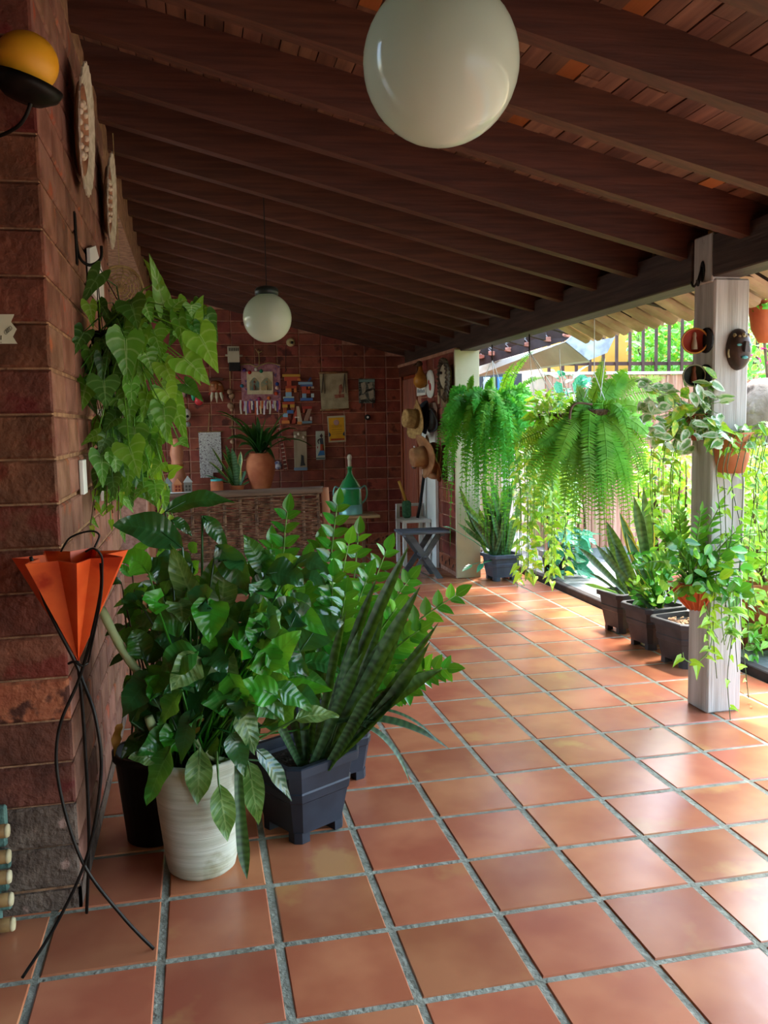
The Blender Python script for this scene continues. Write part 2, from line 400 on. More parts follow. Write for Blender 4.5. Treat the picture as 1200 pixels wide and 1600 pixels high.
for s_, d_, x, y in cells[296:]:
    if x > edge_x-.01: B.obox((x-.0385, y, -.01), (T-.021-.077, T-.021, .02))
    else: B.obox((x, y, -.01), (T-.021, T-.021, .02))
B.build('distant_floor_tiles', TILE, FLOOR, kind='stuff')
# kerb along the open side, ledge and garden ground
B = MB(); B.box((3.075, -3.5, -.16), (3.14, 10.2, .055), .006)
struct(B, 'trim_1', KERB, 'dark kerb strip along the open edge of the tiled floor', 'kerb')
B = MB(); B.box((3.142, -3.5, -.3), (4.1, 10.6, .035))
struct(B, 'trim_2', CONC, 'grey concrete ledge beyond the dark kerb', 'ledge')
B = MB(); B.box((4.1, -3.6, -.4), (14, 16, -.06))
struct(B, 'garden_ground', PAVE, 'bare garden ground beyond the concrete ledge', 'ground')
B = MB(); B.box((-14, -14, -.5), (14, -3.61, -.02)); B.box((-14, -3.61, -.5), (-3.41, 16, -.02))
struct(B, 'yard_ground', CONC, 'pale yard paving outside the veranda', 'ground')

# ------------------------------------------------------------------ brick walls (stack bond)
CH, CZ, BW = .1325, .07, .2565
def brick_me(m, w, h, d, n=3):
    out = []
    for k in range(n):
        B = MB(); e = .007
        a = [(rnd(-.002, .002), rnd(-.002, .002)) for _ in range(4)]
        o_ = [(-w/2, 0, -h/2), (w/2, 0, -h/2), (w/2, 0, h/2), (-w/2, 0, h/2)]
        f_ = [(-w/2+e+a[0][0], -d, -h/2+e+a[0][1]), (w/2-e+a[1][0], -d, -h/2+e), (w/2-e, -d, h/2-e+a[2][1]), (-w/2+e, -d, h/2-e+a[3][0])]
        m_ = [(x, -d+.006, z) for x, y, z in o_]
        B.add(f_+m_+o_, [(0, 1, 2, 3)]+[(4+i, 4+(i+1) % 4, (i+1) % 4, i) for i in range(4)]+[(8+i, 8+(i+1) % 4, 4+(i+1) % 4, 4+i) for i in range(4)])
        o = B.build('brick', m); out.append(o.data); bpy.data.objects.remove(o)
    return out
def lay(parent, mes, pts, rz):
    for x, y, z in pts:
        o = link('brick', random.choice(mes), parent, V((x, y, z))-woff(parent)); o.rotation_euler.z = rz
def roofz(x): return 2.275+.26*(2.45-x)

# left wall: a short face towards the viewer and a long side
B = MB(); B.box((-1.6, 2.712, -.05), (-.412, 2.95, 3.45)); B.box((-.66, 2.951, -.05), (-.412, 4.755, 3.12)); B.box((-.66, 4.755, 2.80), (-.412, 10.3, 3.12))
WL = struct(B, 'wall_left', MORTAR, 'dark brown stack-bonded brick wall with its corner beside the orange lamp', 'wall')
rows = [CZ+CH*k for k in range(24)]
fb = brick_me(BRICK_D, BW-.008, CH-.006, .009); db = brick_me(DAMP, BW-.006, CH-.003, .011); pb = brick_me(PLASTER, BW-.008, CH-.006, .010)
for c in range(4):
    x = -.402-BW*(c+.5)
    for k, z in enumerate(rows):
        if z+CH > 3.3: continue
        lay(WL, db if k < 2 else (pb if k == 4 and c == 0 else fb), [(x, 2.713, z+CH/2)], 0)
sb = brick_me(BRICK_S, BW-.013, CH-.013, .011)
for c in range(8):
    y = 2.702+BW*(c+.5)
    lay(WL, sb, [(-.413, y, z+CH/2) for z in rows if z+CH < 3.05], pi/2)
B = MB(); B.box((-1.6, 2.70, 0), (-.403, 2.712, CZ-.008)); B.box((-.412, 2.70, 0), (-.403, 4.755, CZ-.008))
B.build('base_course', DAMP, WL)

B = MB(); B.box((-3.2, -3.6, -.05), (2.4, -3.4, 3.6)); B.box((-3.4, -3.6, -.05), (-3.2, 3.0, 3.9))  # unseen walls added to keep light from behind the camera out
struct(B, 'light_block_wall', BRICK_D, 'unseen brick walls behind the viewer, added to cut the light from there', 'wall')
# back wall
Y0 = 10.13
B = MB(); B.prism([(-3.3, Y0+.012, -.05), (2.66, Y0+.012, -.05), (2.66, Y0+.012, 2.36), (-3.3, Y0+.012, 3.9)], (0, .2, 0))
WB = struct(B, 'wall_back', MORTAR_B, 'dark red brick wall at the far end hung with pictures', 'wall')
bb = brick_me(BRICK_B, BW-.009, .132-.009, .011); ob_ = brick_me(PLASTER, BW-.008, .132-.008, .014)
BZ = .04
for c in range(-7, 7):
    xa = .954+.2565*c
    if xa < -.75 or xa > 2.35: continue
    for k in range(24):
        z = BZ+.132*k
        if z+.132 > roofz(xa+.2565)+.1: continue
        lay(WB, ob_ if k == 0 else bb, [(xa+.128, Y0+.013, z+.066)], 0)
B = MB(); B.box((-3.1, Y0-.002, 0), (2.4, Y0+.014, BZ-.006)); B.build('base_course', PLASTER, WB)

# side room at the left beyond the short wall, with a wide unglazed opening
B = MB(); B.box((-3.3, 4.9, -.05), (-3.1, Y0, .7)); B.box((-3.3, 4.9, 2.5), (-3.1, Y0, 3.9)); B.box((-3.3, 4.9, .7), (-3.1, 5.6, 2.5)); B.box((-3.3, 9.6, .7), (-3.1, Y0, 2.5)); B.box((-3.3, 4.755, -.05), (-.66, 4.9, 3.5))
struct(B, 'wall_side', mat('pale_wall', '#c9bda4', '#d6cbb4', rough=.8, scale=3), 'pale wall of the side recess at the left, with a wide opening to the yard', 'wall')
B = MB(); B.box((-3.2, 2.96, -.16), (-.66, 4.755, -.006)); struct(B, 'trim_7', CONC, 'bare floor slab of the closed room behind the brick pier', 'floor')
# right wall with the door, its end face painted cream
X0 = 2.40; RY0, RY1 = 7.84, 10.13; DY0, DY1, DZ = 9.34, 10.02, 2.05
B = MB(); xs = X0+.012
B.box((xs, RY0, -.05), (2.62, DY0, 2.14)); B.box((xs, DY1, -.05), (2.62, RY1+.1, 2.14)); B.box((xs, DY0, DZ), (2.62, DY1, 2.14)); B.box((xs+.1, DY0, -.05), (2.62, DY1, DZ))
WR = struct(B, 'wall_right', MORTAR_B, 'short red brick wall carrying the hats and the slatted door', 'wall')
rb = brick_me(BRICK_B, BW-.009, .132-.009, .011)
for c in range(9):
    y = RY0+.256*(c+.5)
    for k in range(16):
        z = BZ+.132*k
        if y+.1 > DY0 and y-.1 < DY1+.05 and z < DZ+.02: continue
        lay(WR, ob_ if k == 0 else rb, [(X0+.013, y, z+.066)], -pi/2)
B = MB(); B.box((2.385, RY0-.03, 0), (2.625, RY0, 2.16), .004); B.build('end_face', CREAM, WR)
B = MB(); B.box((2.385, RY0-.02, 2.14), (2.64, RY1, 2.175), .004); B.build('wall_cap', mat('pinkish_cap', '#9a6a50', '#b0806a', scale=8), WR)
# door
B = MB(); B.box((X0+.03, DY0, 0), (X0+.07, DY1, DZ-.02))
D1 = struct(B, 'door_1', DOORW, 'reddish wooden door faced with narrow vertical slats', 'door')
for i in range(9):
    y = DY0+.02+i*(DY1-DY0-.04)/9
    B = MB(); B.box((X0+.008, y+.008, .02), (X0+.03, y+(DY1-DY0-.04)/9-.006, DZ-.06), .004); B.build('slat', DOORW, D1)
B = MB(); B.ball((X0-.02, DY0+.05, 1.0), .028); B.tube([(X0+.03, DY0+.05, 1.0), (X0-.02, DY0+.05, 1.0)], .01); B.build('door_knob', mat('steel', '#8a8a86', metal=.9, rough=.35), D1, True)
B = MB(); B.box((X0-.012, DY0-.09, DZ-.02), (X0+.03, DY1+.07, DZ+.11), .004)
B.build('lintel', mat('dark_lintel', '#4a2418', '#5d3020', rough=.5, scale=(20, 2, 20)), D1)
for y in (DY0-.05, DY1): 
    B = MB(); B.box((X0-.008, y, 0), (X0+.03, y+.05, DZ-.02), .003); B.build('door_jamb', DOORW, D1)

# ------------------------------------------------------------------ ceiling: rafters, planks, beam, post, eave
SL = .26; NRM = V((SL, 0, 1)).normalized()
XA, XB = -1.75, 2.62
def rz(x, up=0): return 2.275+SL*(2.45-x)+up
B = MB(); B.prism([(XA-1.6, -3.7, rz(XA-1.6, .185)), (XB, -3.7, rz(XB, .185)), (XB, -3.7, rz(XB, .26)), (XA-1.6, -3.7, rz(XA-1.6, .26))], (0, 14.1, 0))
CE = struct(B, 'ceiling', DARKW, 'dark sloping timber ceiling of rafters and narrow planks', 'ceiling')
RH, RWD = .145, .07
RY = [2.50+.5*k for k in range(-6, 16)]
for yk in RY:
    B = MB(); ya, yb = yk+.05*(2.45-XA), yk+.05*(2.45-2.55); o_ = rnd(-.006, .006)
    pts = []
    for x, y in ((XA, ya), (2.55, yb)):
        pts.append([(x, y, rz(x, o_)), (x, y+RWD, rz(x, o_)), (x, y+RWD, rz(x, RH+.02)), (x, y, rz(x, RH+.02))])
    vs = pts[0]+pts[1]
    B.add(vs, [(0, 1, 2, 3), (7, 6, 5, 4)]+[(i, 4+i, 4+(i+1) % 4, (i+1) % 4) for i in range(4)])
    B.build('rafter', RAFTER, CE)
    # short tail piece lapped beside the rafter end, carrying the eave
    B = MB(); t0, t1 = 2.18, 2.98; y = yb+RWD+.006
    q = [(x, yy, rz(x, h)) for x in (t0, t1) for yy, h in ((y, .035), (y+.055, .035), (y+.055, .14), (y, .14))]
    B.add(q, [(0, 1, 2, 3), (7, 6, 5, 4)]+[(i, 4+i, 4+(i+1) % 4, (i+1) % 4) for i in range(4)])
    B.build('rafter_tail', DARKW, CE)
PWD = .072; npl = int((XB-XA)/PWD); planks = []
for i in range(npl):
    xa = XB-PWD*(i+1); xb = xa+PWD-.004
    y = -.9+rnd(0, 1.0); ends = [-.9]
    while y < 10.3:
        ends.append(y); y += random.choice((.5, 1.0, 1.5, 1.5, 2.0))
    ends.append(10.3)
    for a, b in zip(ends[:-1], ends[1:]):
        planks.append((abs((a+b)/2-3.4)+(4 if xb < -.45 or b < .8 else 0)+(2 if xb < .3 else 0), xa, xb, a, b-.003, rnd(-.003, .003)))
planks.sort(key=lambda q: q[0])
def plank(B, xa, xb, a, b, o_):
    B.add([(x, y, rz(x, RH+h+o_)) for h in (.012, .034) for x, y in ((xa, a), (xb, a), (xb, b), (xa, b))],
          [(3, 2, 1, 0), (4, 5, 6, 7), (0, 1, 5, 4), (1, 2, 6, 5), (2, 3, 7, 6), (3, 0, 4, 7)])
for q in planks[:290]:
    B = MB(); plank(B, *q[1:]); B.build('plank', PLANK, CE)
B = MB()
for q in planks[290:]: plank(B, *q[1:])
B.build('distant_planks', PLANK, CE, kind='stuff')

B = MB(); B.box((2.44, 3.955, 2.145), (2.60, 10.0, 2.35), .006)
BEAM1 = struct(B, 'trim_3', BEAM, 'long dark beam under the rafter ends running to the far wall', 'beam')
B = MB(); B.box((2.44, -3.5, 2.15), (2.60, 3.785, 2.35), .006)
struct(B, 'trim_4', BEAM, 'near dark beam butting against the front of the post', 'beam')
B = MB(); B.box((2.455, 3.78, 0), (2.645, 3.96, 2.145), .008); B.box((2.445, 3.79, 2.13), (2.60, 3.95, 2.36), .006)
struct(B, 'trim_5', POST, 'square weathered wooden post carrying the beam', 'post')
# eave of half-round clay tiles beyond the beam
B = MB(); B.box((2.62, -3.5, 2.235), (2.66, 10.2, 2.27))
EV = struct(B, 'trim_6', DARKW, 'eave of wavy clay roof tiles overhanging the garden', 'eave')
def roof_tile(y):
    B = MB(); n = 6; xa, za, xb, zb = 2.52, 2.40, 3.12, 2.10
    for th in (0, .014):
        for x, z in ((xa, za), (xb, zb)):
            for j in range(n+1):
                a = pi*j/n; B.v.append((x, y-cos(a)*.105, z+sin(a)*.05+th)); B.uv.append((.5, .5))
    k = n+1
    for j in range(n):
        for f in ((j, k+j, k+j+1, j+1), (2*k+j, 2*k+j+1, 3*k+j+1, 3*k+j), (k+j, 3*k+j, 3*k+j+1, k+j+1)): B.f.append(f); B.mi.append(0)
    return B
y = -.8
while y < 6.4:
    roof_tile(y).build('roof_tile', CLAY, EV)
    B = MB(); n = 5; xa, za, xb, zb = 2.52, 2.395, 3.06, 2.12; yc = y+.105
    for x, z in ((xa, za), (xb, zb)):
        for j in range(n+1):
            a = pi*j/n; B.v.append((x, yc-cos(a)*.075, z-sin(a)*.035)); B.uv.append((.5, .5))
    for j in range(n): B.f.append((j, j+1, n+2+j, n+1+j)); B.mi.append(0)
    B.build('roof_tile', CLAY, EV)
    y += .21
# ------------------------------------------------------------------ lamps and things at the left
OPAL = mat('opal_glass', '#d3e2d0', '#dbe8d6', rough=.1, scale=2, spec=.6, trans=.4)  # green light from the garden is tinted into the glass colour
CORD = mat('black_cord', '#191716', rough=.6)
def globe(loc, r, label, cordtop):
    g = thing('globe_lamp', loc, label, 'lamp', 'hanging globe lamps')
    c = V(loc)
    B = MB(); B.lathe(c, [(.001, -r)]+[(r*sin(pi*i/22), -r*cos(pi*i/22)) for i in range(1, 20)]+[(.052, r*.955)], 40); B.build('glass_globe', OPAL, g, True)
    B = MB(); B.lathe(c+V((0, 0, r*.93)), [(.001, .055), (.02, .055), (.06, .045), (.072, .03), (.072, 0), (.001, 0)], 24); B.build('cap', mat('dark_green_cap', '#26302c', rough=.4), g, True)
    B = MB(); B.tube([c+V((0, 0, r+.03)), V((c.x, c.y, cordtop))], .0035, 6); B.build('cord', CORD, g)
globe((.483, 1.65, 2.157), .148, 'large white glass globe lamp at the top, cut off by the picture edge', rz(.483, RH+.014))
globe((.458, 5.4, 2.139), .148, 'smaller looking white globe lamp hanging further back in front of the picture wall', rz(.458, RH+.014))

# orange star shaped lamp on a wire tripod
L0 = V((-.40, 2.50, 0))
ORG = mat('orange_wax_paper', '#d2481a', '#e8692c', rough=.4, scale=6, trans=.3, c3='#b5330f', c3at=.6, c3scale=5)
lp = thing('star_lamp', (-.40, 2.50, 0), 'orange star-shaped cone lamp on a thin black wire stand', 'lamp')
tip = at(122, 1032, 2.50); topc = at(113, 868, 2.50); axis = (topc-tip)
B = MB(); n = 7; R0, R1 = .158, .095; vs = []; d, a, b = frame(axis)
def ring(h, ro, ri, off=0):
    out = []
    for i in range(2*n):
        r = ro if i % 2 == 0 else ri; t = pi*i/n+.25; out.append(tip+axis*h+a*(r*cos(t))+b*(r*sin(t)))
    return out
hs = [(0.0, .012), (.12, .13), (.35, .36), (.6, .61), (.8, .8), (1.0, 1.0)]
for h, k in hs: vs += ring(h, R0*k, R1*k)
for h, k in hs[::-1]: vs += ring(h+.0, R0*k-.006, R1*k-.006 if k > .1 else .004)
m_ = 2*n; K = len(vs)//m_
fs = [(i*m_+j, i*m_+(j+1) % m_, (i+1)*m_+(j+1) % m_, (i+1)*m_+j) for i in range(K-1) for j in range(m_)]
B.add(vs, fs); B.build('shade', ORG, lp)
TY_ = 2.50
def wire(pts, r=.0045, name='leg', m=None, sub=8):
    P = [V(p) for p in pts]; out = []
    for i in range(len(P)-1):                       # Catmull-Rom through the points
        p0 = P[max(i-1, 0)]; p1 = P[i]; p2 = P[i+1]; p3 = P[min(i+2, len(P)-1)]
        for k in range(sub):
            t = k/sub; out.append(.5*((2*p1)+(p2-p0)*t+(2*p0-5*p1+4*p2-p3)*t*t+(3*p1-p0-3*p2+p3)*t**3))
    return out+[P[-1]]
def rod(parent, pts, r=.005, name='leg', m=BLACKM):
    B = MB(); B.tube(wire(pts), r, 6); return B.build(name, m, parent, True)
knot = at(124, 1055, 2.50)
fL, fR, fB = V((-.518, 2.366, .004)), V((-.175, 2.414, .004)), V((-.385, 2.655, .004))
rod(lp, [at(48, 870, 2.43), at(72, 945, 2.45), at(115, 1030, 2.48), at(131, 1068, 2.47), at(150, 1125, 2.44), at(158, 1210, 2.43), at(137, 1335, 2.43), at(90, 1440, 2.41), fL])
rod(lp, [at(158, 880, 2.40), at(158, 920, 2.40), at(145, 985, 2.42), at(124, 1060, 2.46), at(92, 1140, 2.46), at(92, 1225, 2.45), at(128, 1345, 2.43), at(190, 1430, 2.42), fR])
rod(lp, [at(118, 1020, 2.53), knot, at(132, 1150, 2.53), at(139, 1300, 2.57), fB])
rod(lp, [at(95, 862, 2.50), at(110, 840, 2.5), at(140, 830, 2.5), at(155, 836, 2.5), at(148, 855, 2.48)], .003, 'wire_loop')
rod(lp, [at(134, 862, 2.40), at(146, 857, 2.38), at(158, 868, 2.38), at(160, 890, 2.39), at(157, 940, 2.40), at(138, 1035, 2.44)], .003, 'wire_loop')
rod(lp, [at(107, 1037, 2.46), at(116, 1034, 2.45), at(128, 1040, 2.45), at(137, 1036, 2.46)], .004, 'binding')

# wrought iron sconce with a round yellow candle on the corner
cn = at(42, 97, 2.56)
sc_ = thing('wall_sconce', (cn.x, 2.70, cn.z-.2), 'black wrought iron wall sconce holding the round yellow candle', 'sconce')
B = MB(); B.lathe(cn+V((-.016, 0, -.102)), [(.001, 0), (.05, .004), (.085, .028), (.094, .052), (.091, .052), (.082, .032), (.05, .01), (.001, .008)], 24, V((.30, -.08, 1))); B.build('dish', BLACKM, sc_, True)
rod(sc_, [cn+V((-.01, 0, -.085)), cn+V((.005, .0, -.10)), cn+V((-.03, .02, -.155)), cn+V((-.10, .06, -.178)), (cn.x-.16, 2.70, cn.z-.15), (cn.x-.17, 2.70, cn.z-.05)], .0055, 'arm')
B = MB(); B.prism([cn+V((-.005, -.012, -.075)), cn+V((.06, -.012, -.085)), cn+V((.066, -.012, -.102)), cn+V((.0, -.012, -.09))], (0, .02, 0)); B.build('scroll_leaf', BLACKM, sc_)
B = MB(); B.ball(cn, .081, 28, 18, (1, 1, .93)); o = B.build('round_candle', mat('yellow_wax', '#d9960f', '#e6a824', rough=.45, scale=5), None, True, loc=cn)
tag(o, 'round yellow candle sitting in the iron sconce at the top left', 'candle')

# two lace edged plates on the side wall, seen almost edge-on
LACE = mat('lace_edge', '#a79b84', '#c4baa2', rough=.8, scale=30); PLATE = mat('brown_glaze_plate', '#7c4f38', '#a8795a', rough=.3, scale=9)
def lace_plate(c, r, tilt, label):
    t = thing('wall_plate', c, label, 'plate', 'lace-edged plates on the left wall'); ax = V((1, .0, tilt)); c = V(c)
    B = MB(); B.lathe(c, [(.001, .012), (r*.55, .012), (r*.62, .022), (r*.70, .02), (r*.70, .008), (.001, .0)], 40, ax); B.build('plate_well', PLATE, t, True)
    B = MB(); d, a, b = frame(ax); n = 48
    vs = []; 
    for k, (rr, h) in enumerate(((r*.68, .021), (r*.95, .036), (r*.95, .030), (r*.68, .012))):
        for j in range(n):
            q = rr*(1+(.05 if (j % 2 == 0 and k in (1, 2)) else 0)); an = 2*pi*j/n; vs.append(c+d*h+a*(q*cos(an))+b*(q*sin(an)))
    fs = [(k*n+j, k*n+(j+1) % n, ((k+1) % 4)*n+(j+1) % n, ((k+1) % 4)*n+j) for k in range(4) for j in range(n)]
    B.add(vs, fs); B.build('lace_rim', LACE, t)
    B = MB()
    for j in range(14):
        an = 2*pi*j/14; B.ball(c+d*.018+a*(r*.4*cos(an))+b*(r*.4*sin(an)), r*.055, 6, 4)
    B.build('painted_wreath', mat('pale_glaze', '#c9b79c', rough=.4), t, True)
lace_plate((-.382, 3.50, 2.59), .235, -.06, 'large brown plate with pale lace edge on the left wall, the nearer of two')
lace_plate((-.382, 4.49, 2.58), .225, -.06, 'pale lace-edged plate further along the left wall, behind the nearer plate')
# a hook with the pointed white card and white boards further along the wall
hk = thing('wall_hook', (-.40, 3.42, 2.16), 'black iron double hook on the left wall above the hanging vine', 'hook')
rod(hk, [(-.40, 3.40, 2.25), (-.392, 3.40, 2.12), (-.36, 3.42, 2.085), (-.32, 3.44, 2.11), (-.315, 3.45, 2.16)], .006, 'hook_arm')
B = MB(); B.box((-.402, 3.385, 2.08), (-.394, 3.415, 2.27), .003); B.build('back_plate', BLACKM, hk)
B = MB(); B.prism([(-.395, 3.70, 2.03), (-.395, 4.20, 2.03), (-.395, 4.22, 2.19), (-.395, 3.95, 2.26), (-.395, 3.70, 2.20)], (.012, 0, 0))
tag(B.build('pointed_card', WHITEP, None, loc=(-.39, 3.7, 2.03)), 'white pointed card on the left wall above the hanging vine', 'card')
B = MB(); B.box((-.40, 3.15, 1.255), (-.385, 3.24, 1.375), .002)
tag(B.build('white_strip', WHITEP, None, loc=(-.39, 3.2, 1.3)), 'narrow white strip low on the left wall beneath the vine', 'strip')
fr = thing('picture_frame', (-.39, 4.15, 1.38), 'pale framed picture on the left wall half hidden behind the vine', 'picture')
B = MB(); B.box((-.40, 3.80, 1.18), (-.375, 4.55, 1.215)); B.box((-.40, 3.80, 1.53), (-.375, 4.55, 1.565)); B.box((-.40, 3.80, 1.215), (-.375, 3.84, 1.53)); B.box((-.40, 4.51, 1.215), (-.375, 4.55, 1.53)); B.build('frame', WHITEP, fr)
B = MB(); B.box((-.40, 3.84, 1.215), (-.385, 4.51, 1.53)); B.build('picture', mat('faded_print', '#8e9aa0', '#c8c2ae', scale=8), fr)
# paper ribbon sign at the left edge, with an exclamation mark and a small scribble
sg = thing('paper_sign', (-.55, 2.697, 1.76), 'cream paper ribbon sign with cut tail, on the dark brick pier', 'sign')
B = MB(); P = [at(x, y, 2.692) for x, y in ((-60, 491), (22, 491), (17, 503), (26, 514), (20, 526), (27, 537), (-60, 537))]
B.prism(P, (0, .002, 0)); B.build('paper', mat('cream_paper', '#c6c7a8', '#d2d3b8', rough=.8, scale=9), sg)
INK = mat('black_ink', '#16150f', rough=.8)
B = MB(); B.tube([at(2, 524, 2.6905), at(1.6, 531, 2.6905)], .0011, 5); B.ball(at(1.5, 535, 2.6905), .0013, 6, 4); B.build('exclamation_mark', INK, sg)
B = MB()
for k in range(4):
    c = at(9+k*2.4, 519-k*2.1, 2.6905); B.tube([c+V((cos(t)*.004, 0, sin(t)*.0062)) for t in [i*pi/5 for i in range(11)]], .0005, 4)
B.build('scribble', INK, sg)
# woven dream catcher hung by a cord from the ceiling
dc = at(188, 450, 4.9)
dr = thing('dream_catcher', dc, 'round straw woven dream catcher hanging behind the vine', 'ornament')
STRAW = mat('straw', '#8a7448', '#b39a64', rough=.8, scale=20)
B = MB(); r = .115; B.tube([dc+V((r*cos(t), 0, r*sin(t))) for t in [i*2*pi/32 for i in range(33)]], .007, 6); B.build('hoop', STRAW, dr, True)
B = MB()
for k, (r1, nn) in enumerate(((.10, 28), (.085, 28), (.067, 24), (.05, 18), (.033, 14), (.018, 9))):
    B.tube([dc+V((r1*(1+.07*(i % 2))*cos(2*pi*i/nn), .004*(i % 2), r1*(1+.07*(i % 2))*sin(2*pi*i/nn))) for i in range(nn+1)], .0035, 4)
for i in range(14):
    t = 2*pi*i/14; B.tube([dc, dc+V((.112*cos(t), 0, .112*sin(t)))], .0022, 4)
B.build('woven_web', STRAW, dr)
B = MB(); B.tube([dc+V((0, 0, .118)), V((dc.x, dc.y, rz(dc.x)+.02))], .0025, 5); B.build('cord', STRAW, dr)
# turned pegs of a rack at the bottom left edge
pg = thing('peg_rack', (-.62, 2.60, 0), 'mossy green rack with a column of pale wooden peg ends at the left edge', 'rack')
B = MB()
for k, (z0, x1) in enumerate(((.04, -.60), (.10, -.605), (.17, -.595), (.24, -.602), (.30, -.598))):
    B.box((-.85, 2.66, z0), (x1, 2.685, z0+.05+.004*k), .006)
B.box((-.85, 2.66, 0.0), (-.63, 2.69, .36), .01); B.build('green_panel', mat('mossy_green_paint', '#3f5a50', '#5f7d70', rough=.9, scale=14, bump=.6, bscale=40), pg)
PEGW = mat('peg_wood', '#7a5a34', '#9a7a4a', rough=.7, scale=20); PEGE = mat('pale_peg_end', '#b7a67c', '#cdbf98', rough=.8, scale=30)
for k, (py, px) in enumerate(((1298, 10), (1338, 12), (1370, 13), (1405, 16), (1444, 19))):
    c = atx(px, py, -.585) if False else at(px, py, 2.60); 
    B = MB(); B.lathe(V((c.x-.09, c.y, c.z)), [(.001, 0), (.020, 0), (.020, .085), (.018, .088)], 12, V((1, 0, 0))); p_ = B.build('peg', PEGW, pg, True)
    B = MB(); B.lathe(V((c.x-.003, c.y, c.z)), [(.019, 0), (.021, .004), (.017, .011), (.001, .013)], 12, V((1, 0, 0))); B.build('peg_end', PEGE, p_, True)
B = MB(); B.box((-.72, 2.575, 0), (-.70, 2.625, .40), .004); B.build('upright', PEGW, pg)

# ------------------------------------------------------------------ things on the far wall
YW = Y0-.004
def wp(px, py, y=YW): return at(px, py, y)
def slab(parent, name, m, x0, y0, x1, y1, th=.02, out=0.0, bev=.002, quad=None):
    """flat board on the far wall whose photo corners are known"""
    a, b = wp(x0, y0), wp(x1, y1); yy = YW-out
    B = MB()
    if quad: B.prism([V((q.x, yy-th, q.z)) for q in [wp(*p) for p in quad]], (0, th, 0))
    else: B.box((a.x, yy-th, b.z), (b.x, yy, a.z), bev)
    return B.build(name, m, parent)
def wthing(name, px, py, label, cat, group=None): p = wp(px, py); return thing(name, p, label, cat, group)
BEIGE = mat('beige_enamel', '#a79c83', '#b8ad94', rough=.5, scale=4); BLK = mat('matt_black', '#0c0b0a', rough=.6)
t = wthing('meter_box', 364, 561, 'beige metal wall box with louvres and a black lower half', 'box')
slab(t, 'casing', BEIGE, 355, 542, 374, 567, .09)
slab(t, 'black_base', BLK, 357.5, 566, 375, 580, .085)
for k in range(6): slab(t, 'louvre', BLK, 357+k*2.7, 544.5, 358.6+k*2.7, 549.5, .004, .09, 0)
B = MB(); a, b = wp(352, 555, YW-.05), wp(379, 556, YW-.05); B.tube([a, b], .012, 8); B.build('side_screw', BEIGE, t)
t = wthing('wall_bell', 454, 535, 'small round cream wall bell above a hanging pull cord', 'bell')
c = wp(454, 535); B = MB(); B.lathe(c, [(.05, 0), (.05, .02), (.034, .045), (.02, .05), (.012, .03), (.001, .03)], 20, V((0, -1, 0))); B.build('bell_cup', mat('cream_enamel', '#c2b07c', rough=.4), t, True)
B = MB(); B.ball(c+V((.012, -.048, -.005)), .016, 10, 8); B.build('clapper', BLK, t, True)
B = MB(); B.tube([wp(447, 540), wp(446, 575)], .003, 5); B.tube(wire([wp(446, 574), wp(447, 578), wp(445.5, 581)]), .006, 5); B.build('pull_cord', CORD, t)

# saints collage with a ribbon fringe
t = wthing('saints_hanging', 406, 610, 'pink patchwork wall hanging of two saints with a ribbon fringe', 'wall hanging')
slab(t, 'cloth', mat('pink_patchwork', '#8b5860', '#a7767e', rough=.9, scale=26, c3='#5b4a74', c3at=.58, c3scale=30), 376, 569, 439, 626, .025, 0, .004)
slab(t, 'print_mat', mat('cream_card', '#b9a888', '#c9bb9c', rough=.8, scale=20), 385, 581, 427, 616, .012, .025)
for k, (x0, x1, c1, c2) in enumerate(((390, 405, '#5e7a72', '#8d7a58'), (408, 425, '#76806c', '#a08a62'))):
    B = MB(); pts = [wp(x0+(x1-x0)*i/8, 598-(8 if 0 < i < 8 else 2)*sin(pi*i/8), YW-.041) for i in range(9)]+[wp(x1, 610, YW-.041), wp(x0, 610, YW-.041)]
    B.prism(pts, (0, .004, 0)); ar = B.build('saint_niche', mat('niche_%d' % k, c1, c2, scale=16), t)
    xm = (x0+x1)/2; B = MB(); B.lathe(wp(xm, 609.5, YW-.043), [(.001, 0), (.032, 0), (.022, .05), (.012, .062), (.001, .062)], 10, squash=.35); B.ball(wp(xm, 597, YW-.045), .012, 8, 6, (1, .6, 1.2))
    B.build('saint_figure', mat('robe_%d' % k, ('#7a4a38', '#a8845c')[k], scale=18), ar, True)
cols = ['#b0241e', '#1f6a4c', '#c7c0b4', '#243a78', '#b4452a', '#c9a79a', '#8a2a55', '#3f6f86', '#c2602c', '#5a3b7a']
for k, (px, py) in enumerate(((390, 582), (408, 580), (400, 577), (433, 600), (431, 615), (433, 606), (405, 623), (378, 603), (420, 622), (382, 578))):
    B = MB(); c = wp(px, py, YW-.03); B.lathe(c, [(.001, .022), (.014, .02), (.022, .008), (.022, 0)], 9, V((0, -1, 0))); B.build('fabric_flower', mat('flower_%d' % k, cols[k], rough=.9), t, True)
rc = ['#cfc6b6', '#8d2430', '#b9a8c8', '#c8bda6', '#6b4a86', '#c96a7a', '#e0d6c6', '#4d3a68', '#b5523a', '#d8d0d8', '#a83244', '#c9b48a', '#d06a3a', '#d9c9d6', '#7a3a70', '#c0b0a0']
for k in range(22):
    px = 376+k*2.85; B = MB(); e = 646+rnd(-8, 3); a = wp(px, 625, YW-.012); b = wp(px+rnd(-1, 1), e, YW-.02); s = V((.0105, 0, 0)); mdd = (a+b)/2+V((rnd(-.01, .01), -.012, 0))
    B.add([a-s, a+s, mdd-s, mdd+s, b-s*.8, b+s*.8], [(0, 1, 3, 2), (2, 3, 5, 4)]); B.build('ribbon', mat('ribbon_%d' % (k % 16), rc[k % 16], rough=.6), t)
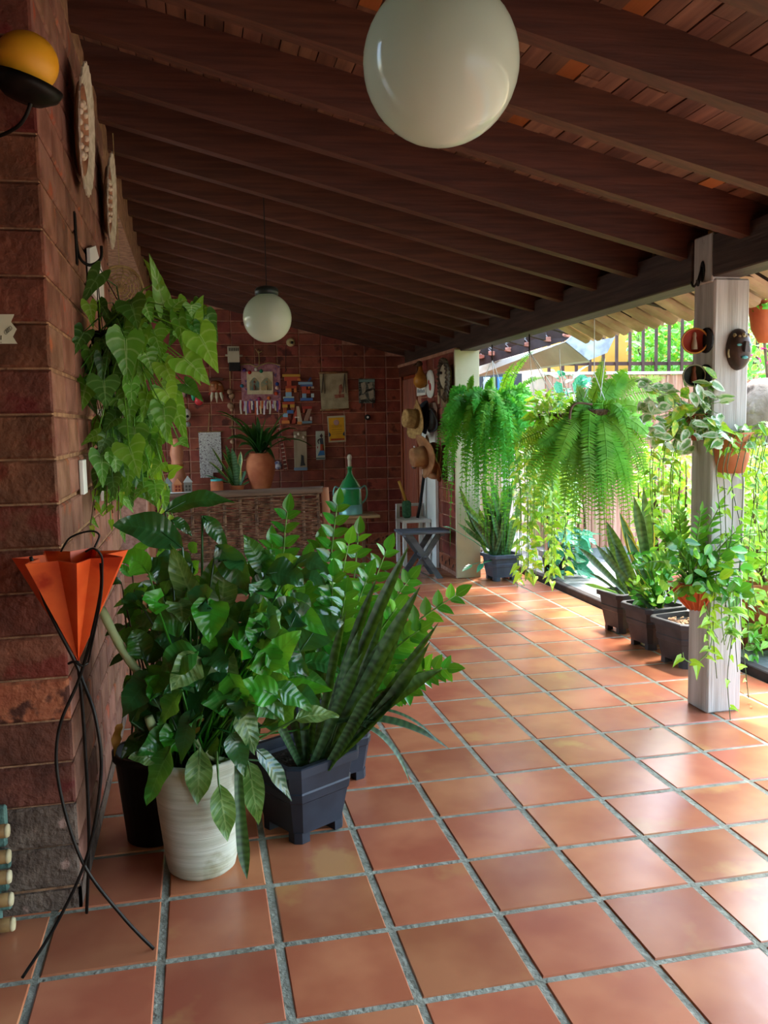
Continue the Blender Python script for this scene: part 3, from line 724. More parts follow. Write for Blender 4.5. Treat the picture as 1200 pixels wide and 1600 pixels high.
B = MB(); B.tube(wire([wp(375, 570, YW-.03), wp(390, 569, YW-.03), wp(404, 572, YW-.035), wp(404, 548, YW-.01)]), .006, 5); B.tube(wire([wp(404, 572, YW-.035), wp(420, 567, YW-.03), wp(438, 571, YW-.03)]), .006, 5); B.tube(wire([wp(404, 552, YW-.01), wp(399, 545, YW-.01)]), .005, 5); B.tube(wire([wp(404, 551, YW-.01), wp(409, 549, YW-.01)]), .005, 5)
B.build('hanging_cord', STRAW, t)

# painted wooden letters F E and P A Z
RED, ORA, BLU, PBL, LBL, YEL, TAN = '#ab4630', '#c9743a', '#4566a0', '#85a5be', '#aab6ba', '#b98a35', '#b09a82'
def letter(name, parts, label):
    xs = [p[0] for p in parts]; ys = [p[3] for p in parts]; t = wthing(name, sum(xs)/len(xs), max(ys), label, 'letter', 'painted wooden letters on the far wall')
    for k, p in enumerate(parts):
        x0, y0, x1, y1, col = p[:5]; q = p[5] if len(p) > 5 else None
        slab(t, 'stroke', mat('paint'+col[1:], col, rough=.6), x0, y0, x1, y1, .035+.002*k, 0, .002, q)
letter('wooden_letter', [(441, 585, 469, 589, YEL), (444, 589, 468, 595, RED), (448, 595, 455, 604, RED), (464, 591, 469, 595, ORA), (446, 603, 463, 607, '#a8402a'), (459, 607, 463, 613, ORA), (446, 607, 455, 613, ORA), (446, 613, 455, 620, PBL), (442, 620, 459, 623, '#a8b0a0'), (443, 622, 459, 627, BLU)], 'painted wooden letter F with an orange bar on the far wall')
letter('wooden_letter', [(466, 597, 488, 601, PBL), (469, 601, 488, 604, '#4c5c8a'), (471, 604, 478, 615, RED), (481, 604, 484, 607, ORA), (486, 604, 490, 607, TAN), (478, 609, 484, 615, '#a5402a'), (472, 615, 478, 622, PBL), (486, 615, 490, 621, LBL), (469, 622, 488, 626, BLU), (480, 590, 485, 596, '#3a3f6e', [(480, 596), (484, 590), (486, 591), (483, 596)])], 'blue and red painted wooden letter E with its accent on the far wall')
letter('wooden_letter', [(441, 628, 460, 632, RED), (441, 632, 449, 637, YEL), (453, 632, 460, 637, YEL), (442, 637, 448, 646, '#9a4a2a'), (454, 637, 460, 642, '#8a4a3a'), (448, 641, 458, 646, BLU), (442, 646, 449, 652, PBL), (441, 652, 449, 657, RED), (440, 657, 452, 662, ORA)], 'painted wooden letter P with orange foot, partly behind dark leaves')
letter('wooden_letter', [(455, 635, 464, 662, '#a3402e', [(462, 635), (465, 635), (461, 662), (455, 662)]), (463, 635, 472, 662, TAN, [(462.5, 635), (466.5, 635), (472.5, 662), (465, 662)]), (460, 651, 467, 653, '#c9b9a9'), (464, 659, 471, 663, ORA)], 'red and cream painted wooden letter A on the far wall')
letter('wooden_letter', [(472, 635, 487, 639, '#9a2f26'), (473, 639, 476, 645, RED), (474, 638, 486, 659, '#8f6a5a', [(480.5, 639), (486.5, 639), (480, 659), (473.5, 659)]), (472, 658, 487, 661.5, '#6d7f8d'), (484, 651, 487, 657, '#b09890')], 'red, brown and grey painted wooden letter Z on the far wall')
# linen scroll
LIN = mat('linen', '#8f8266', '#a79a7c', rough=.95, scale=12, bump=.1, bscale=80)
t = wthing('linen_scroll', 522, 612, 'beige linen scroll with two strings and a small reddish print', 'wall hanging')
slab(t, 'cloth', LIN, 0, 0, 0, 0, .012, .01, 0, [(499, 584), (542, 582), (544.5, 638), (502, 640)])
B = MB(); B.tube([wp(498, 583, YW-.02), wp(543, 581.5, YW-.02)], .013, 8); B.build('top_rod', mat('rod_wood', '#6d4a2a', '#8a6238', scale=20), t, True)
B = MB(); B.tube([wp(500.5, 641, YW-.02), wp(545, 639, YW-.02)], .011, 8); B.build('bottom_rod', mat('rod_wood', '#6d4a2a'), t, True)
for px, e in ((505, 614), (538.5, 613)):
    B = MB(); B.tube([wp(px, 584, YW-.035), wp(px-2.5, e, YW-.03)], .006, 5); B.tube([wp(px, 584, YW-.035), wp(px+2.3, e+1, YW-.03)], .005, 5); B.build('string', mat('dark_string', '#4a3a28'), t)
PR = mat('faded_red_print', '#7a3a2a', '#96604a', scale=30)
slab(t, 'printed_emblem', PR, 0, 0, 0, 0, .003, .022, 0, [(522, 617), (537, 615.5), (537.5, 621), (523, 622.5)])
slab(t, 'printed_emblem', PR, 0, 0, 0, 0, .003, .022, 0, [(529, 603), (533, 600), (535, 606), (532, 616), (529, 616)])
# dark framed print
t = wthing('framed_print', 572, 611, 'small dark crowded figure print beside the linen scroll', 'picture')
slab(t, 'panel', mat('dark_print', '#3c4540', '#7d7a70', scale=22, rough=.5, c3='#20201c', c3at=.5, c3scale=26), 560, 592, 586, 630, .018, 0)
slab(t, 'sky_patch', mat('teal_print', '#6f8d86', scale=9), 561, 593, 585, 597, .002, .018, 0)
for q in ([(563, 599), (569, 597), (572, 603), (570, 612), (566, 616)], [(574, 600), (581, 597), (582, 605), (576, 608)], [(575, 612), (583, 609), (584, 621), (577, 624)], [(562, 618), (570, 616), (573, 623), (563, 625)]):
    slab(t, 'printed_figure', mat('pale_figure', '#8f8878', '#aaa08a', scale=20), 0, 0, 0, 0, .003, .018, 0, q)
for px in (565, 582): 
    B = MB(); B.tube([wp(px, 630, YW-.01), wp(px+.4, 637, YW-.02)], .006, 5); B.build('hook', BLK, t)
# yellow card
t = wthing('yellow_notice', 526, 671, 'yellow printed card with a pink rosette and pale border', 'notice')
Q = [(511, 650.5), (539, 649), (540.5, 690), (513.5, 691.5)]
slab(t, 'card', mat('card_border', '#b5a88c', scale=8), 0, 0, 0, 0, .01, 0, 0, Q)
slab(t, 'yellow_field', mat('yellow_print', '#c08a10', '#cf9a1c', rough=.6, scale=8), 0, 0, 0, 0, .003, .01, 0, [(513, 653), (537, 652), (538.5, 687.5), (515, 689)])
B = MB(); B.lathe(wp(525.5, 660, YW-.013), [(.001, .004), (.022, .004), (.034, .001)], 20, V((0, -1, 0))); B.build('rosette', mat('pink_rosette', '#b58a80', scale=40), t)
slab(t, 'red_band', mat('red_band', '#9a3a16'), 0, 0, 0, 0, .002, .013, 0, [(516.5, 685.5), (537.5, 684.5), (537.8, 687.3), (517, 688.5)])
for y in (664.8, 667, 671.5, 675, 678): slab(t, 'printed_line', mat('brown_ink', '#6a4a12'), 0, 0, 0, 0, .001, .013, 0, [(518, y), (534, y-.7), (534, y-.2), (518, y+.5)])
for q in ([(513.5, 675), (516.5, 678), (516.5, 681), (514, 683)], [(538, 674), (535.5, 677), (535.5, 680), (538.4, 681)]): slab(t, 'ornament', mat('dark_ornament', '#2c3a4a'), 0, 0, 0, 0, .002, .013, 0, q)
# small round dial
t = wthing('wall_dial', 574, 652, 'tiny round black dial with white centre below the dark print', 'dial')
c = wp(574, 652); B = MB(); B.lathe(c, [(.034, 0), (.034, .02), (.026, .026), (.001, .026)], 20, V((0, -1, 0))); B.build('case', BLK, t, True)
B = MB(); B.lathe(c+V((0, -.026, 0)), [(.014, 0), (.013, .003), (.001, .003)], 14, V((0, -1, 0))); B.build('dial_face', WHITEP, t)
# plaque with a dancer
t = wthing('dancer_plaque', 500, 695, 'narrow pale plaque with a colourful dancing figure', 'plaque')
slab(t, 'board', mat('pale_board', '#9fa394', '#b4b7a6', scale=7), 493, 673.5, 508, 718, .02, 0)
for k, (col, q) in enumerate((('#3d2a2a', [(499, 681), (502, 677), (504, 681), (502, 685)]), ('#3a4048', [(499, 685), (504, 684), (505, 694), (500, 694)]), ('#a8452a', [(500, 694), (505, 694), (506, 704), (500, 704)]), ('#2f6a9a', [(499.5, 704), (506, 704), (507, 711), (496, 712)]), ('#3d2a2a', [(496, 687), (499, 685), (499, 687), (497, 690), (498.5, 693), (497.5, 694), (495.5, 690)]), ('#8a3a3a', [(495, 698), (496.5, 697), (496.5, 700), (495, 701)]), ('#c9a83a', [(503, 696), (505.5, 695), (506, 703), (503.5, 704)]))):
    slab(t, 'painted_shape', mat('dancer_%d' % k, col), 0, 0, 0, 0, .003, .02, 0, q)
slab(t, 'painted_frame', mat('grey_line', '#5a665e'), 493.5, 715, 507.5, 717, .002, .02, 0)
# wooden plaque hung under a small bracket shelf
t = wthing('bracket_shelf', 468, 668, 'small reddish bracket shelf under the letters', 'shelf')
B = MB(); a, b = wp(452, 665), wp(484, 665); B.box((a.x, YW-.10, a.z-.02), (b.x, YW, a.z), .004); B.build('shelf_board', mat('red_shelf', '#7a4030', '#945642', scale=12), t)
B = MB(); P = [wp(455, 667.5), wp(481, 667.5), wp(476, 673), wp(459, 673)]; B.prism([V((p.x, YW-.07, p.z)) for p in P], (0, .07, 0)); B.build('moulding', mat('red_shelf', '#7a4030'), t)
t = wthing('bird_plaque', 468, 705, 'tall tan wooden plaque with a dark bird figure', 'plaque')
slab(t, 'board', mat('tan_board', '#8a7660', '#9f8a70', scale=(18, 18, 3)), 458.5, 674, 480, 735, .022, 0)
slab(t, 'painted_bird', mat('dark_bird', '#33302e'), 0, 0, 0, 0, .004, .022, 0, [(470, 710), (474, 712), (475, 722), (477, 727), (469, 728), (470, 719)])
slab(t, 'blue_base', mat('blue_edge', '#6d7f92'), 459, 730.5, 480, 734.5, .004, .022, 0)
for px, py in ((462, 682), (467, 678), (475, 683)):
    B = MB(); B.ball(wp(px, py, YW-.03), .02, 8, 6); B.build('shell', mat('shell', '#a89680', '#c0b09a', scale=20), t, True)
# patchwork hanging, grey-white
t = wthing('printed_cloth', 328, 710, 'white cloth with a fine dark print, behind the bench', 'wall hanging')
slab(t, 'cloth', mat('fine_print', '#b5b0a8', '#cac5be', rough=.9, scale=40, c3='#6d5a60', c3at=.54, c3scale=85), 310, 675, 347, 738, .01, .006, 0)
slab(t, 'fringe_print', mat('fine_print', '#a9a49c'), 313, 738, 333, 746, .008, .006, 0)
B = MB(); B.tube([wp(308, 675, YW-.012), wp(349, 674, YW-.012)], .008, 6); B.build('rod', mat('rod_wood', '#6d4a2a'), t)
B = MB(); B.tube(wire([wp(327, 645), wp(326, 665, YW-.01), wp(325, 676, YW-.015)]), .004, 5); B.build('cord', STRAW, t)
# carved wooden mask with white moustache
t = wthing('moustache_mask', 338, 612, 'carved brown wooden mask with white tusk-like moustache', 'mask')
c = wp(338, 608); WM = mat('carved_brown', '#7d4222', '#a3623a', rough=.5, scale=12)
B = MB(); B.lathe(c+V((0, .02, 0)), [(.088, 0), (.085, .03), (.07, .06), (.04, .078), (.001, .085)], 18, V((0, -1, 0)), squash=1.15); B.build('face', WM, t, True)
B = MB(); B.lathe(c+V((0, -.06, .02)), [(.001, .045), (.012, .04), (.02, .02), (.024, 0)], 10, V((0, -1, -.3)), squash=1.6); B.build('nose', WM, t, True)
for s in (-1, 1):
    B = MB(); B.ball(c+V((s*.036, -.045, .045)), .019, 10, 8, (1.1, .6, .8)); e = B.build('eye', mat('eye_paint', '#b09070', scale=10), t, True)
    B = MB(); B.tube(wire([c+V((s*.01, -.072, -.03)), c+V((s*.045, -.065, -.035)), c+V((s*.082, -.04, -.06))]), .011, 6); B.build('red_lip', mat('red_lip', '#8d2a1c'), t, True)
for dx, l in ((-.05, .10), (.0, .115), (.052, .10)):
    B = MB(); B.tube([c+V((dx*.9, -.065, -.04)), c+V((dx*1.1, -.07, -.09)), c+V((dx*1.25, -.05, -.04-l))], [.017, .018, .004], 8); B.build('tusk', mat('bone', '#b9ad96', '#cdc2ab', scale=12), t, True)
B = MB(); B.box((c.x-.08, YW-.05, c.z+.095), (c.x+.08, YW, c.z+.125), .006); B.build('crown', mat('dark_crown', '#4a3026', scale=12), t)
# string of gourds
t = wthing('gourd_string', 362, 620, 'vertical string of small brown gourd beads on the far wall', 'garland')
GO = mat('gourd', '#7d5a42', '#a88468', rough=.7, scale=16, bump=.3)
for px, py, r in ((359, 612, .033), (362, 619, .034), (360, 634, .037), (362, 640, .024), (361, 652, .026), (363, 668, .02), (363, 690, .026), (364, 702, .018)):
    B = MB(); B.ball(wp(px, py, YW-.035), r, 10, 8); B.build('gourd_bead', GO, t, True)
B = MB(); B.tube([wp(359, 580, YW-.03), wp(360, 612, YW-.035), wp(362, 640, YW-.035), wp(364, 706, YW-.03)], .004, 5); B.build('cord', STRAW, t)
# red bird ornament and green piece
t = wthing('red_bird', 311, 622, 'small red and green hanging bird ornament peeking out beside the vine', 'ornament')
B = MB(); c = wp(311, 626, YW-.05); B.ball(c, .06, 12, 8, (.85, .6, .9)); B.build('body', mat('red_paint', '#b3202c', '#c93a40', rough=.4, scale=6), t, True)
B = MB(); c = wp(302, 618, YW-.05); B.ball(c, .055, 10, 8, (.45, .3, 1.1)); B.build('wing', mat('green_paint', '#1f8a62', rough=.4), t, True)
t = wthing('skull_figure', 291, 650, 'white painted skull-like figure peeking out behind the vine', 'figure')
B = MB(); c = wp(290, 648, YW-.06); B.ball(c, .066, 14, 10, (.9, .8, 1.1)); B.build('head', mat('chalk_white', '#b8b2a4', '#c8c2b6', scale=9), t, True)
B = MB(); B.ball(wp(293, 650.5, YW-.115), .017, 8, 6); B.ball(wp(285.5, 650.5, YW-.115), .017, 8, 6); B.build('eye_hollow', BLK, t, True)
B = MB(); B.ball(wp(287, 637, YW-.06), .035, 10, 6, (1, .8, .6)); B.build('yellow_crown', mat('ochre', '#b08a3a'), t, True)
B = MB(); B.ball(wp(294, 663, YW-.05), .032, 8, 6, (1, .8, 1)); B.build('jaw', mat('grey_jaw', '#7a756c'), t, True)
for k, (px, py, c1, lab) in enumerate(((277, 614, '#9a928a', 'pale painted face ornament at the vine edge, left of the pink one'), (286, 615, '#b08480', 'pink painted face ornament at the vine edge beside the pale one'))):
    t = wthing('face_ornament', px, py, lab, 'ornament'); c = wp(px, py, YW-.03)
    B = MB(); B.ball(c, .04, 10, 8, (.75, .5, 1.15)); B.build('face', mat('ornament_%d' % k, c1, scale=9), t, True)
    B = MB(); B.tube(wire([c+V((-.03, .0, .03)), c+V((0, 0, .058)), c+V((.034, 0, .03)), c+V((.036, 0, -.035))]), .01, 6); B.build('hair', BLK, t, True)
# striped ladder ornament right of the vase plant
t = wthing('ladder_ornament', 440, 705, 'red ladder-shaped ornament hung behind the vase plant', 'ornament')
B = MB(); B.tube([wp(432, 660, YW-.02), wp(444, 735, YW-.02)], .008, 6); B.tube([wp(438, 659, YW-.02), wp(450, 734, YW-.02)], .008, 6); B.build('rail', mat('red_rail', '#8a3524'), t)
for k in range(12):
    a = wp(432+k*1.0, 664+k*6.2, YW-.02); b = wp(438+k*1.0, 663+k*6.2, YW-.02); B = MB(); B.tube([a, b], .007, 6); B.build('rung', mat('pale_rung', '#b59a88'), t)
B = MB(); c = wp(434, 727, YW-.03); B.ball(c, .05, 10, 8, (.9, .5, 1)); B.build('blue_white_tassel', mat('blue_white', '#4a4a6a', '#b0a8b0', scale=30, c3='#b8b4b8', c3at=.5, c3scale=30), t, True)
# ------------------------------------------------------------------ things on the short right wall
XR = X0-.004
def rp(px, py, out=0.0): return atx(px, py, XR-out)
def rthing(name, px, py, label, cat, group=None): return thing(name, rp(px, py), label, cat, group)
GW = mat('gourd_orange', '#8a5518', '#b57826', rough=.45, scale=9)
t = rthing('gourd_bird', 657, 590, 'orange brown gourd bird high on the right wall beside the door', 'ornament')
c = rp(657, 592, .07); B = MB(); B.lathe(c+V((0, 0, -.10)), [(.001, 0), (.05, .015), (.078, .06), (.07, .11), (.04, .16), (.022, .20), (.018, .24)], 16); B.build('body', GW, t, True)
B = MB(); B.ball(c+V((-.01, 0, .155)), .033, 10, 8, (1.1, 1, 1)); B.tube([c+V((-.03, 0, .16)), c+V((-.085, 0, .13))], [.014, .003], 6); B.build('head', mat('dark_gourd', '#4a3016'), t, True)
t = rthing('word_plaque', 660, 610, 'small white plaque with blue-grey lettering beside the oval plate', 'plaque')
def rslab(t, name, m, x0, y0, x1, y1, th, out=0):
    a, b = rp(x0, y0), rp(x1, y1); B = MB(); B.box((XR-out-th, min(a.y, b.y), min(a.z, b.z)), (XR-out, max(a.y, b.y), max(a.z, b.z)), .002); return B.build(name, m, t)
rslab(t, 'board', WHITEP, 653, 603, 667, 617, .015)
for k in range(5): rslab(t, 'letter_stroke', mat('grey_blue_ink', '#6a7a86'), 654.8+k*2.3, 608.5+(k % 2), 656.2+k*2.3, 613.5, .003, .015)
t = rthing('oval_plate', 673, 600, 'white oval plate with a red flower beside the word plaque', 'plate')
c = rp(673, 600); B = MB(); B.lathe(c, [(.145, 0), (.14, .018), (.10, .010), (.001, .010)], 24, V((-1, 0, 0))); B.build('plate_body', WHITEP, t, True)
B = MB(); B.ball(c+V((-.014, -.02, -.03)), .04, 8, 6, (.15, 1, 1)); B.ball(c+V((-.014, .03, .02)), .025, 8, 6, (.15, 1, 1)); B.build('painted_flower', mat('flower_red', '#a83a34'), t)
t = rthing('root_mask', 697, 590, 'carved root mask with shaggy dark hair on a wooden trunk near the cream pillar', 'mask')
c = rp(697, 588, .05); RTW = mat('driftwood', '#5f4c38', '#8f7a60', rough=.9, scale=(10, 10, 3), bump=.5, bscale=30)
B = MB(); B.ball(c, .11, 14, 10, (.55, .8, 1.15)); B.build('face', mat('pale_driftwood', '#8f826c', '#ab9f88', scale=12, bump=.4), t, True)
HB = mat('dark_root_hair', '#3a2e24', '#5a4a3a', rough=.95, scale=20, bump=.6, bscale=40)
B = MB()
for i in range(26):
    a = 2*pi*i/26; p = c+V((-.01, cos(a)*.11, sin(a)*.15)); B.tube([p, p+V((-.03, cos(a)*.035, sin(a)*.03-.02)), p+V((-.01, cos(a)*.05+rnd(-.02, .02), sin(a)*.05-.05))], [.022, .018, .006], 6)
B.build('root_hair', HB, t, True)
for dy in (-.035, .035):
    B = MB(); B.ball(c+V((-.062, dy, .03)), .014, 8, 6); B.build('eye_hollow', BLK, t)
B = MB(); B.tube(wire([c+V((0, 0, -.12)), c+V((.01, .02, -.3)), c+V((-.01, -.01, -.45)), c+V((.0, .02, -.62))]), [.055]*8+[.045]*8+[.05]*9, 9); B.build('trunk', RTW, t, True)
B = MB(); B.box((XR-.03, c.y-.07, c.z-1.0), (XR, c.y+.06, c.z-.6), .006); B.build('pale_board', mat('distressed_white', '#9b958a', '#c3beb2', scale=12, c3='#6d6052', c3at=.6), t)
B = MB(); B.tube([rp(686, 605, .02), rp(686, 631, .02)], .014, 6)
tag(B.build('cream_stick', mat('cream_stick', '#a8967a'), None, loc=rp(686, 618, .02)), 'short cream stick hanging on the red wall left of the root mask', 'stick')
# white coat board with hats
t = thing('coat_board', (XR, 8.72, 0), 'tall white wooden coat board against the right wall behind the hats', 'coat rack')
B = MB(); B.prism([(XR-.03, 8.46, .0), (XR-.03, 8.98, .0), (XR-.03, 8.98, 1.63), (XR-.03, 8.92, 1.69), (XR-.03, 8.52, 1.69), (XR-.03, 8.46, 1.63)], (.03, 0, 0)); B.build('board', WHITEP, t)
pegs = []
for y, z in ((8.95, 1.50), (8.62, 1.50), (8.80, 1.20), (8.58, 1.20)):
    B = MB(); B.tube([(XR-.03, y, z), (XR-.15, y, z+.02), (XR-.165, y, z+.045)], .009, 6); B.build('peg', WHITEP, t, True)
HAT = mat('straw_hat', '#9a7648', '#b8945e', rough=.85, scale=30, bump=.3, bscale=60); FELT = mat('tan_felt', '#8a5c3c', '#a5754f', rough=.9, scale=12, bump=.15); NAVY = mat('navy_felt', '#20242e', '#2c313e', rough=.9, scale=12)
def hat(c, axis, r, m, label, h=.12, dent=.02, wob=.03, band=None):
    t = thing('hat', c, label, 'hat', 'hats hung on the white coat board'); d, a, b = frame(V(axis)); c = V(c)
    B = MB(); n = 28; prof = [(.001, h-dent), (.05, h-dent*.6), (.078, h), (.088, h-.02), (.092, .03), (.098, 0), (r*.8, -.012), (r, .008), (r, .002), (r*.8, -.020), (.094, -.008), (.086, .03), (.08, h-.024), (.001, h-dent-.01)]
    vs = []; ph = rnd(0, 6)
    for k, (rr, hh) in enumerate(prof):
        for j in range(n):
            an = 2*pi*j/n; w_ = wob*sin(2*an+ph)*max(0, (rr-.1)/(r-.1)) if rr > .1 else 0
            vs.append(c+d*(hh+w_)+a*(rr*cos(an)*.92)+b*(rr*sin(an)*1.08))
    B.add(vs, [(k*n+j, k*n+(j+1) % n, (k+1)*n+(j+1) % n, (k+1)*n+j) for k in range(len(prof)-1) for j in range(n)])
    B.build('hat_body', m, t, True)
    B = MB(); B.lathe(c, [(.0945, .032), (.100, .006), (.103, .006), (.098, .034)], 24, d); B.build('hat_band', band or m, t, True)
hat(rp(650, 655, .20), (-1, -.15, .12), .185, HAT, 'straw hat with pinched crown, topmost on the white board', .13, .03, .03, mat('straw_band', '#7d5c34'))
hat(rp(662, 652, .10), (-1, -.1, .05), .16, NAVY, 'dark navy hat behind the straw hat', .10)
hat(rp(676, 656, .04), (-1, .0, .0), .12, mat('grey_cloth', '#5a646c', '#6d7780', rough=.9, scale=10), 'small grey cap flat against the white board', .05)
hat(rp(664, 712, .22), (-1, -.1, -.15), .20, FELT, 'wide tan felt hat, front one of the lower stack', .14, .03, .035, mat('tan_band', '#75492e'))
hat(rp(672, 715, .15), (-1, -.05, -.2), .205, FELT, 'tan felt hat, middle one of the lower stack', .12, .02, .045)
hat(rp(681, 722, .08), (-1, .0, -.2), .185, mat('pale_felt', '#8f6444', '#a97f5c', rough=.9, scale=12), 'paler tan hat at the back of the lower stack', .10, .02, .05)
B = MB(); B.ball(rp(655, 683, .12), .03, 8, 6, (.8, 2.0, 1.3)); tag(B.build('cloth_cap', WHITEP, None, True, loc=rp(655, 683, .12)), 'small white cloth cap between the straw hat and the lower hats', 'cap')
# white stand with tools
t = thing('tool_stand', (2.22, 8.80, 0), 'low white wooden stand holding a brush and a black pole', 'stand')
B = MB(); B.box((2.06, 8.62, .455), (2.36, 8.98, .485), .004); B.build('shelf', WHITEP, t)
for x, y in ((2.08, 8.65), (2.08, 8.95), (2.33, 8.65), (2.33, 8.95)):
    B = MB(); B.box((x-.02, y-.02, 0), (x+.02, y+.02, .62 if y > 8.8 else .455), .003); B.build('leg', WHITEP, t)
B = MB(); B.box((2.06, 8.94, .60), (2.36, 8.97, .63), .003); B.build('back_rail', WHITEP, t)
t = thing('dust_brush', (2.13, 8.85, .485), 'green brush with a yellow wooden handle standing on the white stand', 'brush')
B = MB(); B.tube([(2.15, 8.85, .66), (2.08, 8.87, .88)], [.017, .015], 8); B.build('handle', mat('yellow_wood', '#b5822e', '#c9963e', rough=.5, scale=10), t, True)
B = MB(); B.box((2.11, 8.81, .487), (2.20, 8.89, .67), .02); B.build('bristles', mat('green_bristle', '#2f5a3c', '#45704f', rough=.95, scale=40), t)
t = thing('black_pole', (2.28, 8.80, .487), 'black metal pole leaning on the white stand', 'pole')
B = MB(); B.tube([(2.26, 8.80, .487), (2.29, 8.80, .62), (2.335, 8.80, .92)], .017, 8); B.build('tube', BLK, t, True); 
B = MB(); B.lathe((2.335, 8.80, .92), [(.019, 0), (.02, .03), (.001, .035)], 8, V((.2, 0, 1))); B.build('end_cap', BLACKM, t, True)
# grey folding stool
SG = mat('grey_painted_wood', '#4b4e55', '#5f636b', rough=.65, scale=(4, 20, 20), rnd=.08)
t = thing('folding_stool', (2.09, 8.0, 0), 'grey wooden stool with crossed legs in front of the hat board', 'stool')
for k in range(4):
    B = MB(); B.box((1.86, 7.83+.088*k, .435), (2.33, 7.83+.088*k+.082, .458), .004); B.build('seat_slat', SG, t)
for y in (7.86, 8.13):
    for s in (-1, 1):
        B = MB(); B.prism([V((2.09+s*a, y+(.022 if s > 0 else 0), z)) for a, z in ((-.175, .0), (-.115, .0), (.185, .434), (.12, .434))], (0, .021, 0)); B.build('leg', SG, t)
B = MB(); B.tube([(2.09, 7.855, .21), (2.09, 8.175, .21)], .016, 8); B.build('pivot_rod', SG, t, True)
B = MB(); B.box((1.90, 7.85, .41), (1.94, 8.17, .434)); B.box((2.24, 7.85, .41), (2.28, 8.17, .434)); B.build('seat_rail', SG, t)

# ------------------------------------------------------------------ furniture
BW_ = mat('bench_wood', '#7a4a30', '#9a6444', rough=.55, scale=(14, 14, 2), bump=.15); RAIL = mat('old_rail', '#5a463a', '#7a6454', rough=.8, scale=(2, 20, 20), bump=.3)
WK = mat('wicker', '#4d3524', '#82624a', rough=.7, scale=22, rnd=.15)
t = thing('wicker_bench', (.33, 6.9, 0), 'wicker bench with a rough wooden frame, its back to the viewer', 'bench')
by = 6.9; bx0, bx1 = -.36, 1.0
B = MB(); pp = [(bx1, by, 0), (bx1+.008, by, .2), (bx1-.006, by, .45), (bx1+.010, by, .7), (bx1, by, .98)]; B.tube(wire(pp), .034, 10); B.build('post', BW_, t, True)
B = MB(); B.tube(wire([(bx0, by, 0), (bx0-.01, by, .5), (bx0, by, .97)]), .034, 10); B.build('post', BW_, t, True)
for x in (bx0, bx1):
    B = MB(); B.tube(wire([(x, by+.62, 0), (x+.006, by+.62, .35), (x, by+.62, .66)]), .032, 10); B.build('post', BW_, t, True)
    B = MB(); B.tube(wire([(x, by, .63), (x, by+.3, .65), (x, by+.64, .645)]), .028, 8); B.build('arm_rail', BW_, t, True)
B = MB(); B.tube(wire([(bx0-.02, by, .94), (.1, by-.006, .953), (.55, by+.004, .957), (bx1-.01, by, .962)]), .030, 8); B.build('top_rail', RAIL, t, True)
B = MB(); B.tube([(bx0, by, .40), (bx1, by, .40)], .025, 8); B.build('bottom_rail', RAIL, t, True)
B = MB(); B.tube([(bx0, by+.62, .38), (bx1, by+.62, .38)], .025, 8); B.build('front_rail', RAIL, t, True)
xs_ = [bx0+.06+.125*k for k in range(11)]
for x in xs_:
    B = MB(); B.tube([(x, by, .40), (x+rnd(-.006, .006), by, .94)], .014, 6); B.build('stake', WK, t, True)
B = MB(); z = .42
while z < .90:
    pts = []; ph = random.choice((0, 1))
    for k in range(23):
        x = bx0+.035+(bx1-bx0-.08)*k/22; s = sin(pi*(x-xs_[0])/.125+ph*pi+pi/2); pts.append((x, by-.016*s, z+rnd(-.006, .006)))
    B.tube(pts, rnd(.0042, .0062), 4); z += .0125
B.build('wicker_weave', WK, t, kind='stuff')
B = MB(); B.tube(wire([(bx1-.05, by-.012, .40), (bx1-.05, by-.012, .84), (bx1-.065, by-.012, .90), (bx1-.11, by-.012, .925), (.3, by-.012, .915), (bx0+.05, by-.012, .905)]), .008, 6); B.build('wicker_border', WK, t, True)
B = MB(); B.box((bx0+.02, by+.02, .40), (bx1-.02, by+.60, .44), .01); B.build('seat', WK, t)

# side table with the green demijohn
t = thing('side_table', (1.53, 8.72, 0), 'small wooden side table at the back holding the green demijohn', 'table')
TW = mat('table_wood', '#8a6a48', '#a5845e', rough=.5, scale=(3, 20, 20))
for k in range(2):
    B = MB(); B.box((1.24, 8.52+.2*k, .535), (1.80, 8.715+.2*k, .565), .006); B.build('top_board', TW, t)
for x, y in ((1.28, 8.56), (1.28, 8.88), (1.63, 8.56), (1.63, 8.88)):
    B = MB(); B.box((x-.017, y-.017, 0), (x+.017, y+.017, .535), .004); B.build('leg', mat('dark_leg', '#5d3c26', '#7a5236', scale=12), t)
B = MB(); B.box((1.26, 8.55, .49), (1.65, 8.57, .535), .002); B.build('apron', TW, t)
GL = mat('green_glass', '#3fae66', '#58c888', rough=.08, transm=.72, ior=1.2, spec=.7, scale=3)
dx, dy, dz = 1.53, 8.72, .566
t = thing('demijohn', (dx, dy, dz), 'large green glass demijohn with two wire handles on the side table', 'bottle')
B = MB(); B.lathe((dx, dy, dz), [(.001, .0), (.112, .0), (.118, .015), (.118, .26), (.115, .275), (.085, .33), (.045, .385), (.026, .42), (.024, .47), (.031, .475), (.031, .49), (.02, .49), (.02, .42), (.04, .382), (.08, .327), (.108, .272), (.111, .25), (.111, .02), (.001, .012)], 32); B.build('glass_body', GL, t, True)
B = MB(); B.lathe((dx, dy, dz+.001), [(.119, .0), (.1195, .10), (.121, .10), (.121, .0)], 28); B.lathe((dx, dy, dz+.262), [(.119, 0), (.119, .016), (.122, .016), (.122, 0)], 28); B.build('metal_basket', mat('green_grey_metal', '#5a8a86', '#6d9d98', rough=.35, metal=.3, scale=4), t, True)
